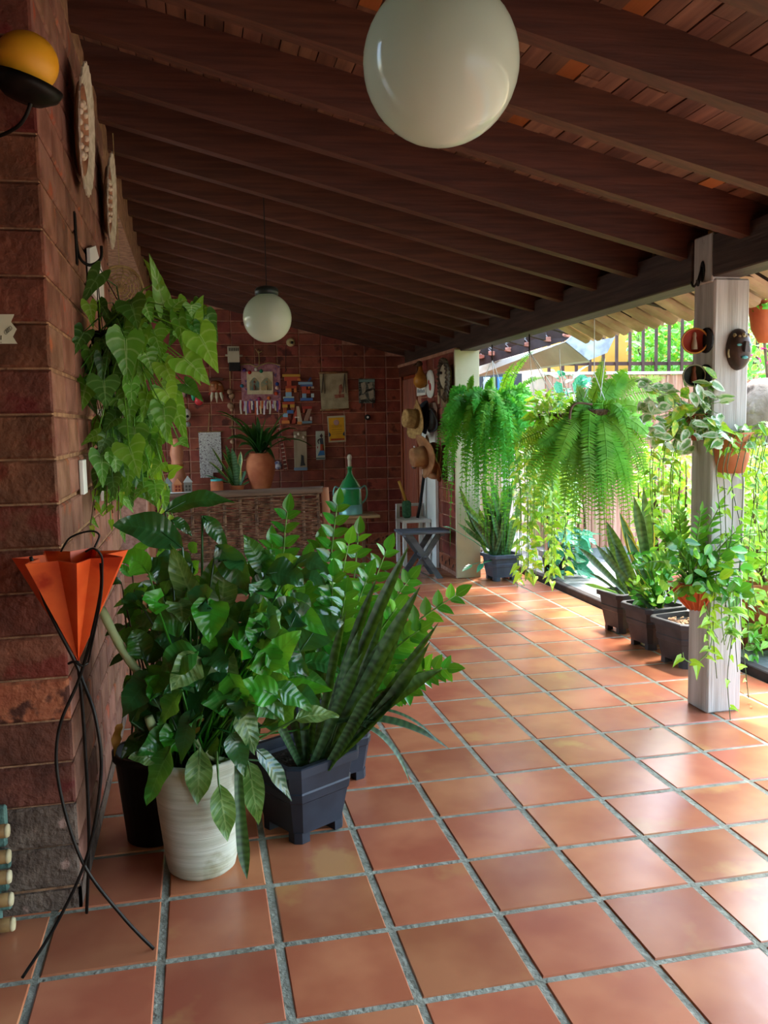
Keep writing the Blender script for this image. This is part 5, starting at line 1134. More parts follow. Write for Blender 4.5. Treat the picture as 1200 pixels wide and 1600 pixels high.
# ------------------------------------------------------------------ zz plant behind
zc = V((.50, 3.52, 0))
Z = planter(zc, .30, .24, .28, radians(20), NAVYP, 'tall glossy plant with feathered stems in a navy planter behind the snake plant')
Z['category'] = 'plant'; Z.name = 'potted_plant'
def zz(t, tip_, base, mid_off, n=9, ll=.10, w_=.034, m=ZZ, t0=.3, up=V((0, 0, 0))):
    p0, p2 = V(base), V(tip_); p1 = (p0+p2)/2+V(mid_off)
    B = MB(); B.tube(arc(p0, p1, p2, 10), [.009-.0007*i for i in range(11)], 7); s = B.build('stem', STEM, t, True)
    for i in range(n):
        tt = t0+(1-t0)*(i+.5)/n; c = bez(p0, p1, p2, tt); d = dbez(p0, p1, p2, tt).normalized(); sd = d.cross(V((rnd(-.2, .2), -1, .3))).normalized(); k = (1-.35*abs(tt-.6)/.4)
        for sg in (-1, 1):
            e = c+(sd*sg*.85+d*.62+V((0, -.15, rnd(-.12, .1)))+up).normalized()*(ll*k)
            leaf(s, m if rnd(0, 1) < .8 else ZZL, c, e, w_*k, 'ovate', nrm=V((0, -.7, .6))+rv(.35), sag=.006, n=5, fold=.3)
    leaf(s, m, p2, p2+dbez(p0, p1, p2, 1).normalized()*ll*.8, w_*.8, 'ovate', nrm=V((0, -.7, .6)), n=5)
zb = zc+V((0, 0, .25))
for (px, py), Y, mo, n, m in (((449, 800), 3.5, (-.12, 0, .05), 10, ZZ), ((527, 790), 3.6, (-.06, 0, 0), 12, ZZ), ((560, 835), 3.55, (0, 0, .02), 8, ZZ), ((545, 850), 3.35, (-.03, 0, .02), 7, ZZL), ((604, 860), 3.5, (-.03, 0, .04), 9, ZZ), ((640, 905), 3.5, (-.02, 0, .07), 9, ZZ),
                           ((712, 930), 3.3, (-.03, 0, .06), 9, ZZ), ((698, 1045), 3.2, (.0, 0, .10), 9, ZZ), ((655, 985), 3.25, (0, 0, .09), 9, ZZ), ((500, 850), 3.6, (-.08, 0, .05), 9, ZZ), ((425, 850), 3.6, (-.12, 0, .1), 9, ZZ), ((480, 875), 3.3, (-.06, 0, .06), 8, ZZ), ((575, 900), 3.3, (0, 0, .06), 8, ZZ), ((620, 950), 3.25, (0, 0, .08), 8, ZZ), ((520, 900), 3.25, (0, 0, .05), 8, ZZ), ((540, 925), 3.2, (0, 0, .05), 8, ZZ), ((445, 905), 3.3, (-.05, 0, .08), 8, ZZ), ((600, 1000), 3.2, (0, 0, .08), 8, ZZ), ((640, 1080), 3.15, (.02, 0, .10), 8, ZZ)):
    zz(Z, at(px, py, Y), zb+V((rnd(-.08, .08), rnd(-.08, .08), 0)), mo, n, m=m)

# ------------------------------------------------------------------ syngonium hanging on the wall hook
hb = V((-.295, 3.52, 1.80))
H = thing('hanging_vine', hb, 'bushy arrow-leaved vine hanging from the iron hook on the left wall', 'plant')
B = MB(); B.lathe(hb, [(.001, -.08), (.055, -.08), (.085, .03), (.092, .035), (.092, .05), (.08, .05), (.075, .03), (.001, .02)], 22); B.build('basket', BLKP, H, True)
for a in (0, 2.1, 4.2):
    B = MB(); B.tube([hb+V((.088*cos(a), .088*sin(a), .045)), V((-.335, 3.43, 2.10))], .002, 4); B.build('hanging_wire', BLACKM, H)
hs_ = [((205, 475), (216, 516), .055, SYD), ((255, 474), (233, 396), .032, SY), ((247, 440), (224, 404), .02, SYL), ((303, 497), (318, 461), .032, SYL), ((312, 524), (341, 583), .060, SYL), ((288, 560), (328, 602), .060, SYL),
       ((279, 498), (288, 556), .028, SY), ((196, 530), (199, 600), .064, SY), ((222, 525), (205, 600), .030, SY), ((141, 546), (146, 592), .038, SY), ((134, 602), (126, 646), .052, SY), ((155, 428), (126, 480), .034, SYD), ((140, 476), (146, 514), .028, SYL),
       ((240, 518), (252, 556), .045, SY), ((257, 570), (273, 608), .045, SYL), ((162, 595), (166, 640), .055, SYD), ((205, 600), (206, 652), .030, SY), ((255, 638), (261, 692), .045, SY), ((210, 668), (214, 714), .058, SY), ((152, 680), (126, 697), .024, SY), ((158, 712), (161, 762), .042, SY),
       ((274, 636), (294, 700), .035, SY), ((290, 600), (318, 628), .035, DF), ((264, 738), (286, 730), .028, LM), ((202, 698), (218, 748), .058, SYL), ((242, 700), (257, 792), .018, LM), ((100, 612), (97, 646), .024, SY), ((108, 575), (92, 600), .03, SYD), ((270, 480), (292, 468), .03, SY), ((258, 610), (275, 645), .045, SYL), ((230, 615), (222, 660), .03, SYL), ((178, 640), (172, 676), .03, SYD), ((280, 690), (296, 700), .028, SY), ((225, 470), (240, 500), .045, SYL), ((130, 520), (112, 560), .035, SYD)]
for b_, e_, w_, m_ in hs_:
    Y = rnd(3.22, 3.42); p0 = at(b_[0], b_[1], Y); st = hb+V((rnd(-.07, .07), rnd(-.07, .05), .03)); md = (st+p0)/2+V((.02, -.03, .07))
    px_leaf(H, m_, b_, e_, Y, w_*1.18, 'arrow', stem=[st, md], nrm=V((-.1, -1, .25))+rv(.3), lobe=.28, fold=rnd(.05, .3), sr=.0028, wave=.06, sag=.01, dy=rnd(-.06, .06))
for k in range(125):
    u = rnd(0, 1); py = 472+298*u; c0 = 205+(30 if py < 560 else 0); sp = (100 if py < 620 else 55); px = c0+rnd(-sp, sp)*(.9 if py > 470 else .55); Y = rnd(3.3, 3.62)
    l = rnd(30, 52); e = (px+rnd(-.6, .6)*l, py+l*rnd(.5, 1)); p0 = at(px, py, Y); st = hb+V((rnd(-.07, .07), rnd(-.05, .07), .03))
    px_leaf(H, random.choice((SYD, SY, SY, SYL) if px > 190 else (SYD, SYD, SY)), (px, py), e, Y, rnd(.03, .052), 'arrow', stem=[st, (st+p0)/2+V((0, 0, .07))], nrm=V((-.1, -1, .3))+rv(.5), lobe=.25, fold=rnd(.05, .3), sr=.0025, sag=.01)
for k in range(16):       # long bare trailing stems
    px = rnd(120, 275); q = at(px, rnd(720, 850), rnd(3.3, 3.6)); st = hb+V((rnd(-.1, .1), rnd(-.1, .1), .0)); B = MB(); B.tube(wire([st, st+V((rnd(-.05, .1), -.06, -.15)), (st+q)/2+rv(.03), q]), .0024, 4); B.build('trailing_stem', random.choice((STEM, STEMD)), H, True)
    for j in range(4): 
        p0 = (st+q)/2*(1)+(q-st)*(.15*j-.0); leaf(H, random.choice((SY, LM, PT)), p0, p0+V((rnd(-.04, .04), -.01, -rnd(.03, .06))), .013, 'heart', nrm=V((0, -1, .2)), n=4)
# ------------------------------------------------------------------ hanging ferns and pothos along the open side
FNO = leafmat('olive_fern_leaflet', '#4d7c18', '#6c9a28', spec=.2, rough=.6, trans=.32, tcol='#b8e030')
COCO = mat('coco_fibre', '#3a2c1e', '#5d4a32', rough=1, scale=30, bump=.8, bscale=60); WIREW = mat('white_wire', '#c9ccc6', rough=.5)
def basket(t, c, r):
    B = MB(); B.lathe(c, [(.001, -r*.8), (r*.5, -r*.75), (r*.9, -r*.2), (r, .0), (r*.93, .01), (r*.8, -.02), (.001, -.02)], 22); B.build('coco_basket', COCO, t, True)
def wires(t, c, r, x=2.52, m=WIREW, z=2.14):
    tp = V((x, c.y, z))
    B = MB(); B.tube([tp, tp-V((0, 0, .14))], .005, 6); B.build('hook', BLACKM, t, True)
    for a in (.4, 2.5, 4.6):
        B = MB(); q = c+V((r*cos(a), r*sin(a), 0)); B.tube(arc(tp-V((0, 0, .13)), (tp+q)/2+V((.02*cos(a), .0, -.05)), q, 6), .003, 5); B.build('hanging_wire', m, t, True)
c = at(768, 632, 7.15); c.x = 2.52
F1 = thing('hanging_fern', c, 'fluffy dense fern hanging beside the cream wall end, left of the two', 'fern')
basket(F1, c, .15); wires(F1, c, .15)
for k in range(190):
    a = rnd(0, 2*pi); r = rnd(.14, .54)*(1.0 if cos(a) < .5 else .85); st = c+V((rnd(-.08, .08), rnd(-.08, .08), .0)); dz_ = rnd(-1.12, -.15)*(1.15 if r < .4 else .95) if k > 45 else rnd(-.35, .12)
    e = c+V((r*cos(a), r*.8*sin(a), dz_)); md = c+V((r*.95*cos(a), r*.8*sin(a), rnd(.10, .30)))
    B = MB(); frond(B, st, md, e, rnd(.034, .056), n=40, wob=.5, fall=.35, wl=.2); B.build('frond', random.choice((FND, FND, FN)), F1)
for b_, e_, m_ in (((790, 625), (838, 545), (800, 570)), ((782, 620), (804, 566), (786, 590)), ((800, 625), (850, 590), (815, 590)), ((735, 615), (740, 585), (732, 600)), ((745, 620), (700, 640), (712, 612)), ((760, 615), (770, 590), (762, 600)), ((750, 650), (690, 745), (700, 660)), ((740, 660), (698, 780), (698, 690))):
    B = MB(); frond(B, at(b_[0], b_[1], 7.1), at(m_[0], m_[1], 7.08), at(e_[0], e_[1], 7.05), .032, n=34, wob=.25); B.build('frond', FN, F1)
c = at(928, 642, 5.4); 
F2 = thing('hanging_fern', c, 'large arching fern in a coco basket hanging in the middle of the opening', 'fern')
basket(F2, c, .13)
tp = V((2.56, 5.4, 2.2)); 
for pts in (((874, 545), (876, 580), (884, 605), (890, 622)), ((893, 600), (900, 628)), ((945, 560), (938, 620))):
    B = MB(); B.tube(wire([at(x, y, 5.38) for x, y in pts]), .0035, 5); B.build('hanging_wire', WIREW, F2, True)
B = MB(); B.tube([V((c.x, c.y, 2.2)), c+V((0, 0, .25)), c+V((-.11, 0, .0))], .003, 5); B.tube([c+V((0, 0, .25)), c+V((.11, 0, .0))], .003, 5); B.build('hanging_wire', WIREW, F2)
B = MB(); B.tube(wire([at(890, 665, 5.3), at(892, 640, 5.3), at(902, 630, 5.3), at(925, 632, 5.3)]), .008, 6); B.build('basket_hoop', mat('old_hoop', '#4a3526', '#6a5040', rough=.8, scale=20), F2, True)
for e_, m_, Y in (((818, 775), (850, 672), 5.2), ((826, 735), (862, 675), 5.3), ((838, 800), (862, 680), 5.15), ((806, 720), (860, 668), 5.4), ((860, 770), (872, 680), 5.2), ((880, 790), (885, 680), 5.2), ((846, 750), (872, 672), 5.25), ((893, 850), (895, 680), 5.15), ((905, 870), (905, 690), 5.2), ((915, 840), (915, 680), 5.15), ((925, 800), (920, 680), 5.1), ((938, 850), (935, 690), 5.2), ((945, 880), (945, 700), 5.3), ((950, 790), (950, 680), 5.1), ((968, 795), (965, 690), 5.15), ((975, 830), (975, 700), 5.25), ((985, 770), (980, 680), 5.2), ((1000, 760), (995, 670), 5.2), ((1015, 720), (1000, 650), 5.3), ((1028, 690), (1005, 640), 5.4), ((870, 740), (880, 660), 5.1), ((960, 820), (955, 700), 5.2), ((930, 830), (928, 700), 5.15), ((990, 810), (985, 690), 5.3),
                  ((940, 556), (942, 600), 5.4), ((1000, 590), (975, 595), 5.5), ((1040, 590), (1000, 590), 5.6), ((1055, 620), (1015, 595), 5.6), ((980, 575), (965, 595), 5.5), ((1020, 650), (990, 620), 5.3), ((900, 600), (910, 620), 5.4), ((960, 590), (950, 605), 5.4), ((1070, 640), (1020, 610), 5.7)):
  for rep in range(2 if e_[1] > 650 else 1):
    st = c+V((rnd(-.06, .06), rnd(-.08, .05), .0)); j_ = (0, 0, 0) if rep == 0 else (rnd(-14, 14), rnd(-40, 25), rnd(-.1, .2))
    B = MB(); frond(B, st, at(m_[0]+j_[0]*.6, m_[1], Y+.05+j_[2]), at(e_[0]+j_[0], e_[1]+j_[1], Y+j_[2]), rnd(.058, .072), n=36, wob=.12, fall=.15, wl=.11); B.build('frond', random.choice((FN, FNO, FNO)), F2)
for k in range(34):
    a = rnd(0, 2*pi); r = rnd(.15, .46)*(1 if cos(a) > 0 else .7); st = c+V((rnd(-.06, .06), rnd(-.06, .06), 0)); e = c+V((r*cos(a), r*sin(a)*.8, rnd(-.75, -.05))); md = c+V((r*.9*cos(a), r*.7*sin(a), rnd(.05, .2)))
    B = MB(); frond(B, st, md, e, rnd(.048, .064), n=32, wob=.15, fall=.2, wl=.12); B.build('frond', random.choice((FN, FN, FNO)), F2)
def hearts(B, p, n_, spread, size, prof='heart', droop=.6):
    for k in range(n_):
        q = V(p)+V((rnd(-1, 1)*spread.x, rnd(-1, 1)*spread.y, rnd(-1, 1)*spread.z)); d = V((rnd(-1, 1), rnd(-1, .4), rnd(-1.2, .5)*droop)).normalized()*size*rnd(.7, 1.15)
        blade(B, q, q+d*.5+V((0, 0, .1*size)), q+d, size*.36, prof, V((0, -.8, .6))+rv(.5), n=3, fold=.15, lobe=.12)
def vine(t, pts, m, step, size, sm=STEM, n_=None, sr=.0028, prof='heart', name='vine', both=True, jit=.5):
    P = wire(pts, sub=6); B = MB(); B.tube(P, sr, 4); L = sum((P[i+1]-P[i]).length for i in range(len(P)-1)); s = B.build(name, sm, t, True)
    B = MB(); acc = 0; side = 1
    for i in range(len(P)-1):
        acc += (P[i+1]-P[i]).length
        if acc > step:
            acc = 0; side = -side; d = V((side*rnd(.3, 1), rnd(-1, .2), rnd(-.9, .2)+.0)).normalized(); sz = size*rnd(.7, 1.15); p0 = P[i]+d*size*.25
            blade(B, p0, p0+d*sz*.5+V((0, 0, .08*sz)), p0+d*sz+V((0, 0, -.25*sz)), sz*.36, prof, V((0, -1, .4))+rv(jit), n=4, fold=.2, lobe=.15)
    if B.v: B.build('leaves', m, s, True)
    return s
c = at(868, 648, 6.3)
P1 = thing('golden_pothos', c, 'yellow-green pothos in a hanging basket trailing a curtain of vines to the floor', 'plant')
basket(P1, c, .14); wires(P1, c, .14)
for k in range(95):
    q = c+V((rnd(-.22, .22), rnd(-.25, .15), rnd(-.04, .16))); d = V((rnd(-1, 1), rnd(-1, .3), rnd(-.6, .5))).normalized()*rnd(.07, .11)
    leaf(P1, random.choice((PT, PT, LM)), q, q+d, rnd(.026, .036), 'heart', nrm=V((0, -.6, .8))+rv(.5), stem=[c+V((0, 0, .0))+(q-c)*.4], n=5, lobe=.15, sr=.002)
for k in range(34):
    px = rnd(806, 884); ye = rnd(780, 925) if k % 3 else rnd(880, 930)
    
    Yv = rnd(6.1, 6.5); st = c+V((rnd(-.15, .15), rnd(-.15, .1), .02)); q = at(px, ye, Yv)
    if q.z < .06: q.z = .06
    vine(P1, [st, at(840+(px-840)*.9, 690, Yv), ((at(px, 690, Yv)+q)/2)+rv(.02), q], random.choice((PT, PT, LM)), .045, .075)
# ------------------------------------------------------------------ pots fixed to the post
TC2 = mat('orange_terracotta', '#b0522c', '#c4673c', rough=.7, scale=6, bump=.1, bscale=30)
def half_pot(t, c, R, axis, prof, m, name='pot', a0=0, a1=pi):
    """half-round wall pot: the flat back lies against the post"""
    B = MB(); n = 18; d = V(axis); s = V((-d.y, d.x, 0)); vs = []
    for r, h in prof:
        for j in range(n+1):
            an = a0+(a1-a0)*j/n; vs.append(V(c)+s*(r*cos(an))+d*(r*sin(an))+V((0, 0, h)))
    k = n+1; fs = [(i*k+j, i*k+j+1, (i+1)*k+j+1, (i+1)*k+j) for i in range(len(prof)-1) for j in range(n)]
    B.add(vs, fs); return B.build(name, m, t, True)
c = V((2.452, 3.865, .665))
K = thing('wall_bowl', c, 'fluted orange terracotta half bowl of leafy plants low on the post', 'plant')
half_pot(K, c, .15, (-1, 0, 0), [(.001, -.15), (.045, -.145), (.10, -.085), (.138, -.015), (.150, -.012), (.150, .005), (.138, .005), (.12, -.02), (.001, -.02)], TC2, 'half_bowl')
for j in range(9):
    an = pi*(j+.5)/9; s = V((0, 1, 0)); d = V((-1, 0, 0)); B = MB(); B.tube([c+s*(r*cos(an))+d*(r*sin(an))+V((0, 0, h)) for r, h in ((.05, -.145), (.103, -.085), (.139, -.02))], [.004, .006, .006], 5); B.build('flute', TC2, K, True)
half_pot(K, c+V((0, 0, -.02)), .12, (-1, 0, 0), [(.125, 0), (.05, .012), (.001, .014)], SOIL, 'soil')
for tip_, Y, mo in (((1095, 800), 3.75, (0, 0, .02)), ((1125, 790), 3.72, (0, 0, .03)), ((1035, 830), 3.8, (0, 0, .06)), ((1060, 800), 3.9, (0, 0, .05)), ((1010, 880), 3.75, (-.02, 0, .10)), ((1150, 830), 3.65, (.02, 0, .05))):
    zz(K, at(tip_[0], tip_[1], Y), c+V((-.05, rnd(-.07, .07), -.01)), mo, 9, ll=.075, w_=.015, m=PEP, t0=.2)
for k in range(110):
    px, py = rnd(1035, 1168), rnd(835, 940); Y = rnd(3.6, 3.9) if px < 1110 else rnd(3.58, 3.74); q = at(px, py, Y); d = V((rnd(-1, 1), rnd(-1, .2), rnd(-.7, .6))).normalized()*rnd(.05, .085)
    leaf(K, random.choice((PEP, PEP, ZZ, LM)), q, q+d, rnd(.019, .03), random.choice(('round', 'ovate')), nrm=V((0, -.8, .6))+rv(.4), stem=[c+V((-.06, rnd(-.08, .06), -.01)), q.lerp(c, .35)+V((0, 0, .02))], n=5, sr=.002)
vine(K, [at(1100, 940, 3.70), at(1108, 970, 3.69), at(1112, 1000, 3.70), at(1104, 1022, 3.69), at(1085, 1036, 3.70), at(1070, 1030, 3.70), at(1067, 1020, 3.70)], LM, .04, .055)
vine(K, [at(1115, 920, 3.70), at(1110, 950, 3.70), at(1105, 985, 3.70), at(1108, 1015, 3.70)], LM, .04, .06)
for k in range(7):
    px = rnd(1110, 1158); vine(K, [at(px, 920, 3.66), at(px+rnd(-6, 6), 960, 3.66), at(px+rnd(-10, 10), rnd(990, 1020), 3.68)], random.choice((IVY, LM, PEP)), .05, .055)
c = V((2.555, 3.776, 1.395))
J = thing('wall_pot', c, 'smooth terracotta wall pot with straggling ivy on the sunny face of the post', 'plant')
half_pot(J, c, .13, (0, -1, 0), [(.001, -.185), (.065, -.185), (.085, -.12), (.095, -.03), (.104, .0), (.108, .012), (.097, .012), (.085, -.01), (.001, -.01)], mat('tan_terracotta', '#a85f38', '#bd7448', rough=.65, scale=5))
half_pot(J, c+V((0, 0, -.012)), .1, (0, -1, 0), [(.09, 0), (.001, .012)], SOIL, 'soil')
for k in range(46):
    px, py = rnd(1112, 1200), rnd(660, 700); q = at(px, py, rnd(3.6, 3.74)); d = V((rnd(-1, 1), rnd(-1, .2), rnd(-.8, .3))).normalized()*rnd(.05, .08)
    leaf(J, random.choice((IVY, LM, PT, IVY)), q, q+d, rnd(.014, .024), 'heart', nrm=V((0, -.8, .6))+rv(.4), stem=[c+V((rnd(-.06, .06), -.05, .0))], n=5, lobe=.15, sr=.0018)
IVS = mat('dark_vine_stem', '#3a4a2a', '#556a3a', rough=.7, scale=20)
for a_, e_ in ((1120, 1060), (1136, 1137), (1160, 1090), (1130, 960), (1150, 1050), (1172, 1010), (1180, 960), (1190, 900), (1186, 860)):
    x = a_; Yv = 3.68 if x < 1165 else 3.72
    mid = [at(x+rnd(-9, 9), y, Yv) for y in range(760, int(e_)-30, 75)]
    v0 = vine(J, [c+V((.0+(x-1147)/300, -.09, .01)), at(x, 730, Yv-.08)]+mid+[at(x+rnd(-4, 10), e_, Yv)], random.choice((IVY, IVY, LM)), .11 if x < 1165 else .06, .04, IVS, sr=.0022, name='trailing_vine')
    for q in mid[::1]:
        B = MB(); B.tube([q, q+V((rnd(-.05, .05), -.01, -rnd(.01, .05)))], .0015, 4); B.build('twig', IVS, v0)
c = V((2.452, 3.90, 1.49))
Mp = thing('wall_planter', c, 'small brown wall pot of white-edged pothos high on the shaded side of the post', 'plant')
half_pot(Mp, c, .1, (-1, 0, 0), [(.001, -.12), (.05, -.12), (.075, 0), (.082, .0), (.082, .012), (.07, .012), (.065, -.01), (.001, -.01)], mat('brown_clay', '#7a3f2a', '#8f5238', rough=.7, scale=6))
for k in range(125):
    px = 1068+rnd(-1, 1)*62; py = 648+rnd(-1, 1)*52; q = at(px, py, rnd(3.62, 3.95)) if px < 1112 else at(px, py-8, rnd(3.58, 3.72)); d = V((rnd(-1, 1), rnd(-1, .2), rnd(-.9, .4))).normalized()*rnd(.05, .085)
    leaf(Mp, PM if rnd(0, 1) < .8 else PT, q, q+d, rnd(.022, .032), 'ovate', nrm=V((0, -.8, .6))+rv(.35), stem=[c+V((-.04, rnd(-.05, .05), 0)), q.lerp(c, .4)+V((0, 0, .02))], n=5, lobe=.15, sr=.0016)
for k in range(9):
    px = rnd(1015, 1062); Yv = rnd(3.8, 4.0); vine(Mp, [c+V((-.05, 0, .01)), at(px+15, 660, Yv), at(px, 720, Yv), at(px+rnd(-5, 5), rnd(760, 850), Yv)], random.choice((PT, PM, LM)), .07, .05, IVS, sr=.0018)

# ------------------------------------------------------------------ planters along the kerb and by the wall end
p1 = planter((2.905, 5.50, 0), .27, .20, .285, radians(8), CHARP, 'charcoal planter with grey-green sword leaves, furthest of the three in the row', 'planters beside the kerb')
p2 = planter((2.885, 5.06, 0), .30, .22, .28, radians(8), CHARP, 'charcoal planter with yellow-edged sword leaves and a bushy seedling, middle of the row', 'planters beside the kerb')
p3 = planter((2.865, 4.63, 0), .31, .23, .28, radians(10), CHARP, 'charcoal planter filled with bark chips, nearest of the three in the row', 'planters beside the kerb', CHIP)
for k in range(46):
    q = V((2.865+rnd(-.11, .11), 4.63+rnd(-.11, .11), .252+rnd(0, .012))); B = MB(); B.obox(q, (rnd(.015, .035), rnd(.01, .02), .006), Euler((rnd(-.5, .5), rnd(-.5, .5), rnd(0, 3))).to_matrix()); B.build('bark_chip', mat('bark_chip', '#5a3a26', '#b0906c', rough=1, scale=30, rnd=.4), p3)
for b_, e_, Y, w_, m_ in (((962, 930), (903, 855), 5.4, .035, SV), ((968, 932), (920, 895), 5.35, .012, SV), ((975, 925), (944, 850), 5.5, .018, SV), ((965, 935), (912, 912), 5.4, .015, IVY), ((980, 925), (948, 815), 5.5, .03, SV)):
    sword(p1, m_, V((2.905+rnd(-.06, .06), 5.5+rnd(-.06, .06), .25)), at(e_[0], e_[1], Y), w_, rv(.02), n=8)
for e_, w_, m_ in (((948, 815), .030, SV), ((968, 800), .034, SVE), ((990, 775), .034, SV), ((1000, 800), .036, SVE), ((1012, 790), .032, SV), ((978, 830), .032, SVE), ((1005, 760), .03, SV), ((930, 850), .024, SV), ((960, 850), .03, SV), ((1020, 815), .03, SVE)):
    sword(p2, m_, V((2.885+rnd(-.08, .08), 5.06+rnd(-.08, .08), .24)), at(e_[0], e_[1], 5.1+rnd(-.1, .15)), w_, rv(.02), n=9, nrm=V((-.3, -1, .1))+rv(.3))
for k in range(85):
    px, py = rnd(985, 1050), rnd(858, 945); q = at(px, py, rnd(4.85, 5.1)); d = V((rnd(-1, 1), rnd(-1, .2), rnd(-.5, .5))).normalized()*rnd(.045, .07)
    leaf(p2, random.choice((PEP, LM, ZZ)), q, q+d, rnd(.018, .028), 'ovate', nrm=V((0, -.7, .7))+rv(.4), stem=[V((2.9, 5.0, .25)), q.lerp(V((2.9, 5.0, .25)), .4)+V((0, 0, .03))], n=4, sr=.002)
pm = planter((2.775, 7.66, 0), .29, .23, .25, radians(4), BLUEP, 'blue-grey planter full of tall snake plant leaves below the left fern')
for k in range(36):
    px = rnd(712, 812); e = at(px, rnd(725, 800)+abs(px-772)*.6, rnd(7.45, 7.7)); sword(pm, random.choice((SV0, SV0, SV)), V((2.775+rnd(-.1, .1), 7.66+rnd(-.1, .1), .21)), e, rnd(.024, .034), rv(.02), n=8, nrm=V((-.2, -1, .2))+rv(.5))
leaf(pm, MON, at(705, 825, 7.4), at(692, 823, 7.35), .02, 'ovate', stem=[V((2.70, 7.6, .22)), at(740, 845, 7.45)], n=5)
for b_, e_ in (((738, 882), (722, 893)), ((755, 880), (745, 895))): leaf(pm, MON, at(b_[0], b_[1], 7.45), at(e_[0], e_[1], 7.4), .03, 'ovate', stem=[V((2.72, 7.6, .21))], n=5)

# ------------------------------------------------------------------ beyond the kerb
cm = V((3.28, 7.55, .036))
G = thing('monstera', cm, 'blue-green large-leaved plant on the ledge beyond the kerb end', 'plant')
B = MB(); B.lathe(cm, [(.001, 0), (.10, 0), (.13, .16), (.14, .17), (.12, .17), (.001, .15)], 18); B.build('pot', BLKP, G, True)
for k in range(30):
    px, py = rnd(862, 915), rnd(825, 895); q = at(px, py, rnd(7.0, 7.5)); d = V((rnd(-1, 1), rnd(-1, 0), rnd(-1, .1))).normalized()*rnd(.14, .2)
    leaf(G, MON, q, q+d, rnd(.05, .075), 'heart', nrm=V((0, -.8, .6))+rv(.3), stem=[cm+V((0, 0, .16)), (q+cm)/2+V((0, 0, .12))], n=6, lobe=.2, wave=.1, sr=.006)
def shrub(name, label, x0, x1, y0, y1, Ya, Yb, n_, size, mats, cat='shrub', prof='ovate', stems=6, ground=True, parts=0):
    """bush filling the photo rectangle between two distances; leaves joined by colour, with woody stems of their own"""
    c = at((x0+x1)/2, y1, (Ya+Yb)/2); zg = .036 if c.x < 4.1 else -.06
    if ground: c.z = zg
    t = thing(name, c, label, cat)
    for m in mats:
        B = MB()
        for k in range(n_//len(mats)):
            ex, ey = rnd(-1, 1), rnd(-1, 1); q = at((x0+x1)/2+ex*(x1-x0)/2, (y0+y1)/2+ey*(y1-y0)/2*(1-.25*ex*ex), rnd(Ya, Yb))
            if q.z < zg+.03: continue
            d = V((rnd(-1, 1), rnd(-1, 1), rnd(-1, .6))).normalized()*size*rnd(.7, 1.2); blade(B, q, q+d*.5+V((0, 0, .1*size)), q+d, size*.3, prof, V((0, -.5, .8))+rv(.6), n=3, fold=.2)
        B.build('foliage', m, t, True, kind='stuff')
    for k in range(stems):
        q = at(rnd(x0, x1), rnd(y0, (y0+y1)/2), rnd(Ya, Yb)); b0 = c+V((rnd(-.1, .1), rnd(-.1, .1), -.02)); B = MB(); B.tube(arc(b0, (b0+q)/2+rv(.1), q, 6), [.012]*5+[.006, .003], 5); B.build('stem', STEMD, t, True)
    return t
shrub('lime_shrub', 'lime green shrub beyond the kerb between the fern and the post', 995, 1078, 690, 900, 5.9, 6.6, 900, .09, (LM, PT))
shrub('lime_shrub', 'tall lime-leaved shrub behind the right side of the post', 1130, 1330, 690, 1010, 4.35, 5.4, 2600, .085, (LM, LM, PT))
shrub('variegated_shrub', 'pale variegated shrub behind the trailing pothos curtain', 835, 905, 690, 830, 7.3, 7.9, 420, .09, (PM, IVY))
shrub('tree', 'feathery pale green tree behind the fence, left of the post top', 985, 1110, 470, 600, 9.4, 10.6, 1700, .10, (IVY, FN), 'tree', 'lance', 7)
shrub('tree', 'sunny tree foliage at the right edge behind the post', 1165, 1400, 430, 620, 6.5, 8.0, 1700, .09, (IVY, FND), 'tree', 'lance', 6)
shrub('fan_leaf_plant', 'fan-leaved seedling in front of the wooden fence beneath the gutter', 868, 935, 585, 640, 8.0, 8.4, 60, .16, (MON,), 'plant', 'lance', 5)
shrub('low_plant', 'low pale green plant on the floor edge to the right of the post', 1166, 1290, 975, 1060, 4.35, 4.7, 260, .07, (IVY, PEP), 'plant')
c = V((3.40, 4.75, .036))
t = thing('garden_pot', c, 'terracotta garden pot behind the right side of the post', 'pot')
B = MB(); B.lathe(c, [(.001, 0), (.12, 0), (.16, .34), (.18, .35), (.18, .42), (.16, .42), (.15, .34), (.001, .33)], 24); B.build('pot_body', TC, t, True)
B = MB(); B.lathe(c+V((0, 0, .331)), [(.148, 0), (.001, .02)], 16); B.build('soil', SOIL, t)
c = at(1197, 500, 4.4)
t = thing('hanging_pot', c, 'orange clay pot hanging at the top right, cut by the picture edge', 'pot')
B = MB(); B.lathe(c, [(.001, -.13), (.04, -.125), (.08, -.05), (.10, .09), (.108, .10), (.095, .10), (.08, .04), (.001, .04)], 24); B.build('pot_body', TC2, t, True)
B = MB(); hearts(B, c+V((0, 0, .12)), 60, V((.12, .1, .06)), .06); B.build('foliage', FN, t, True, kind='stuff')
for a in (.3, 2.4, 4.5):
    B = MB(); B.tube([c+V((.10*cos(a), .10*sin(a), .095)), V((c.x, c.y, 2.5))], .003, 4); B.build('hanging_wire', BLACKM, t)
c = at(1196, 625, 5.45)
t = thing('weathered_stump', (c.x, c.y, .036), 'tall grey-brown weathered stump behind the right edge of the post', 'stump')
TRK = mat('grey_bark', '#7a6654', '#a8957f', rough=.95, scale=(4, 4, 2), bump=.7, bscale=18, c3='#55463a', c3at=.55, c3scale=7)
B = MB(); zt = c.z+.14; B.lathe((c.x, c.y, .036), [(.001, 0), (.14, 0), (.13, .4), (.12, .9), (.15, zt-.42), (.165, zt-.25), (.15, zt-.08), (.09, zt-.03), (.001, zt-.02)], 20); B.build('bark', TRK, t, True)
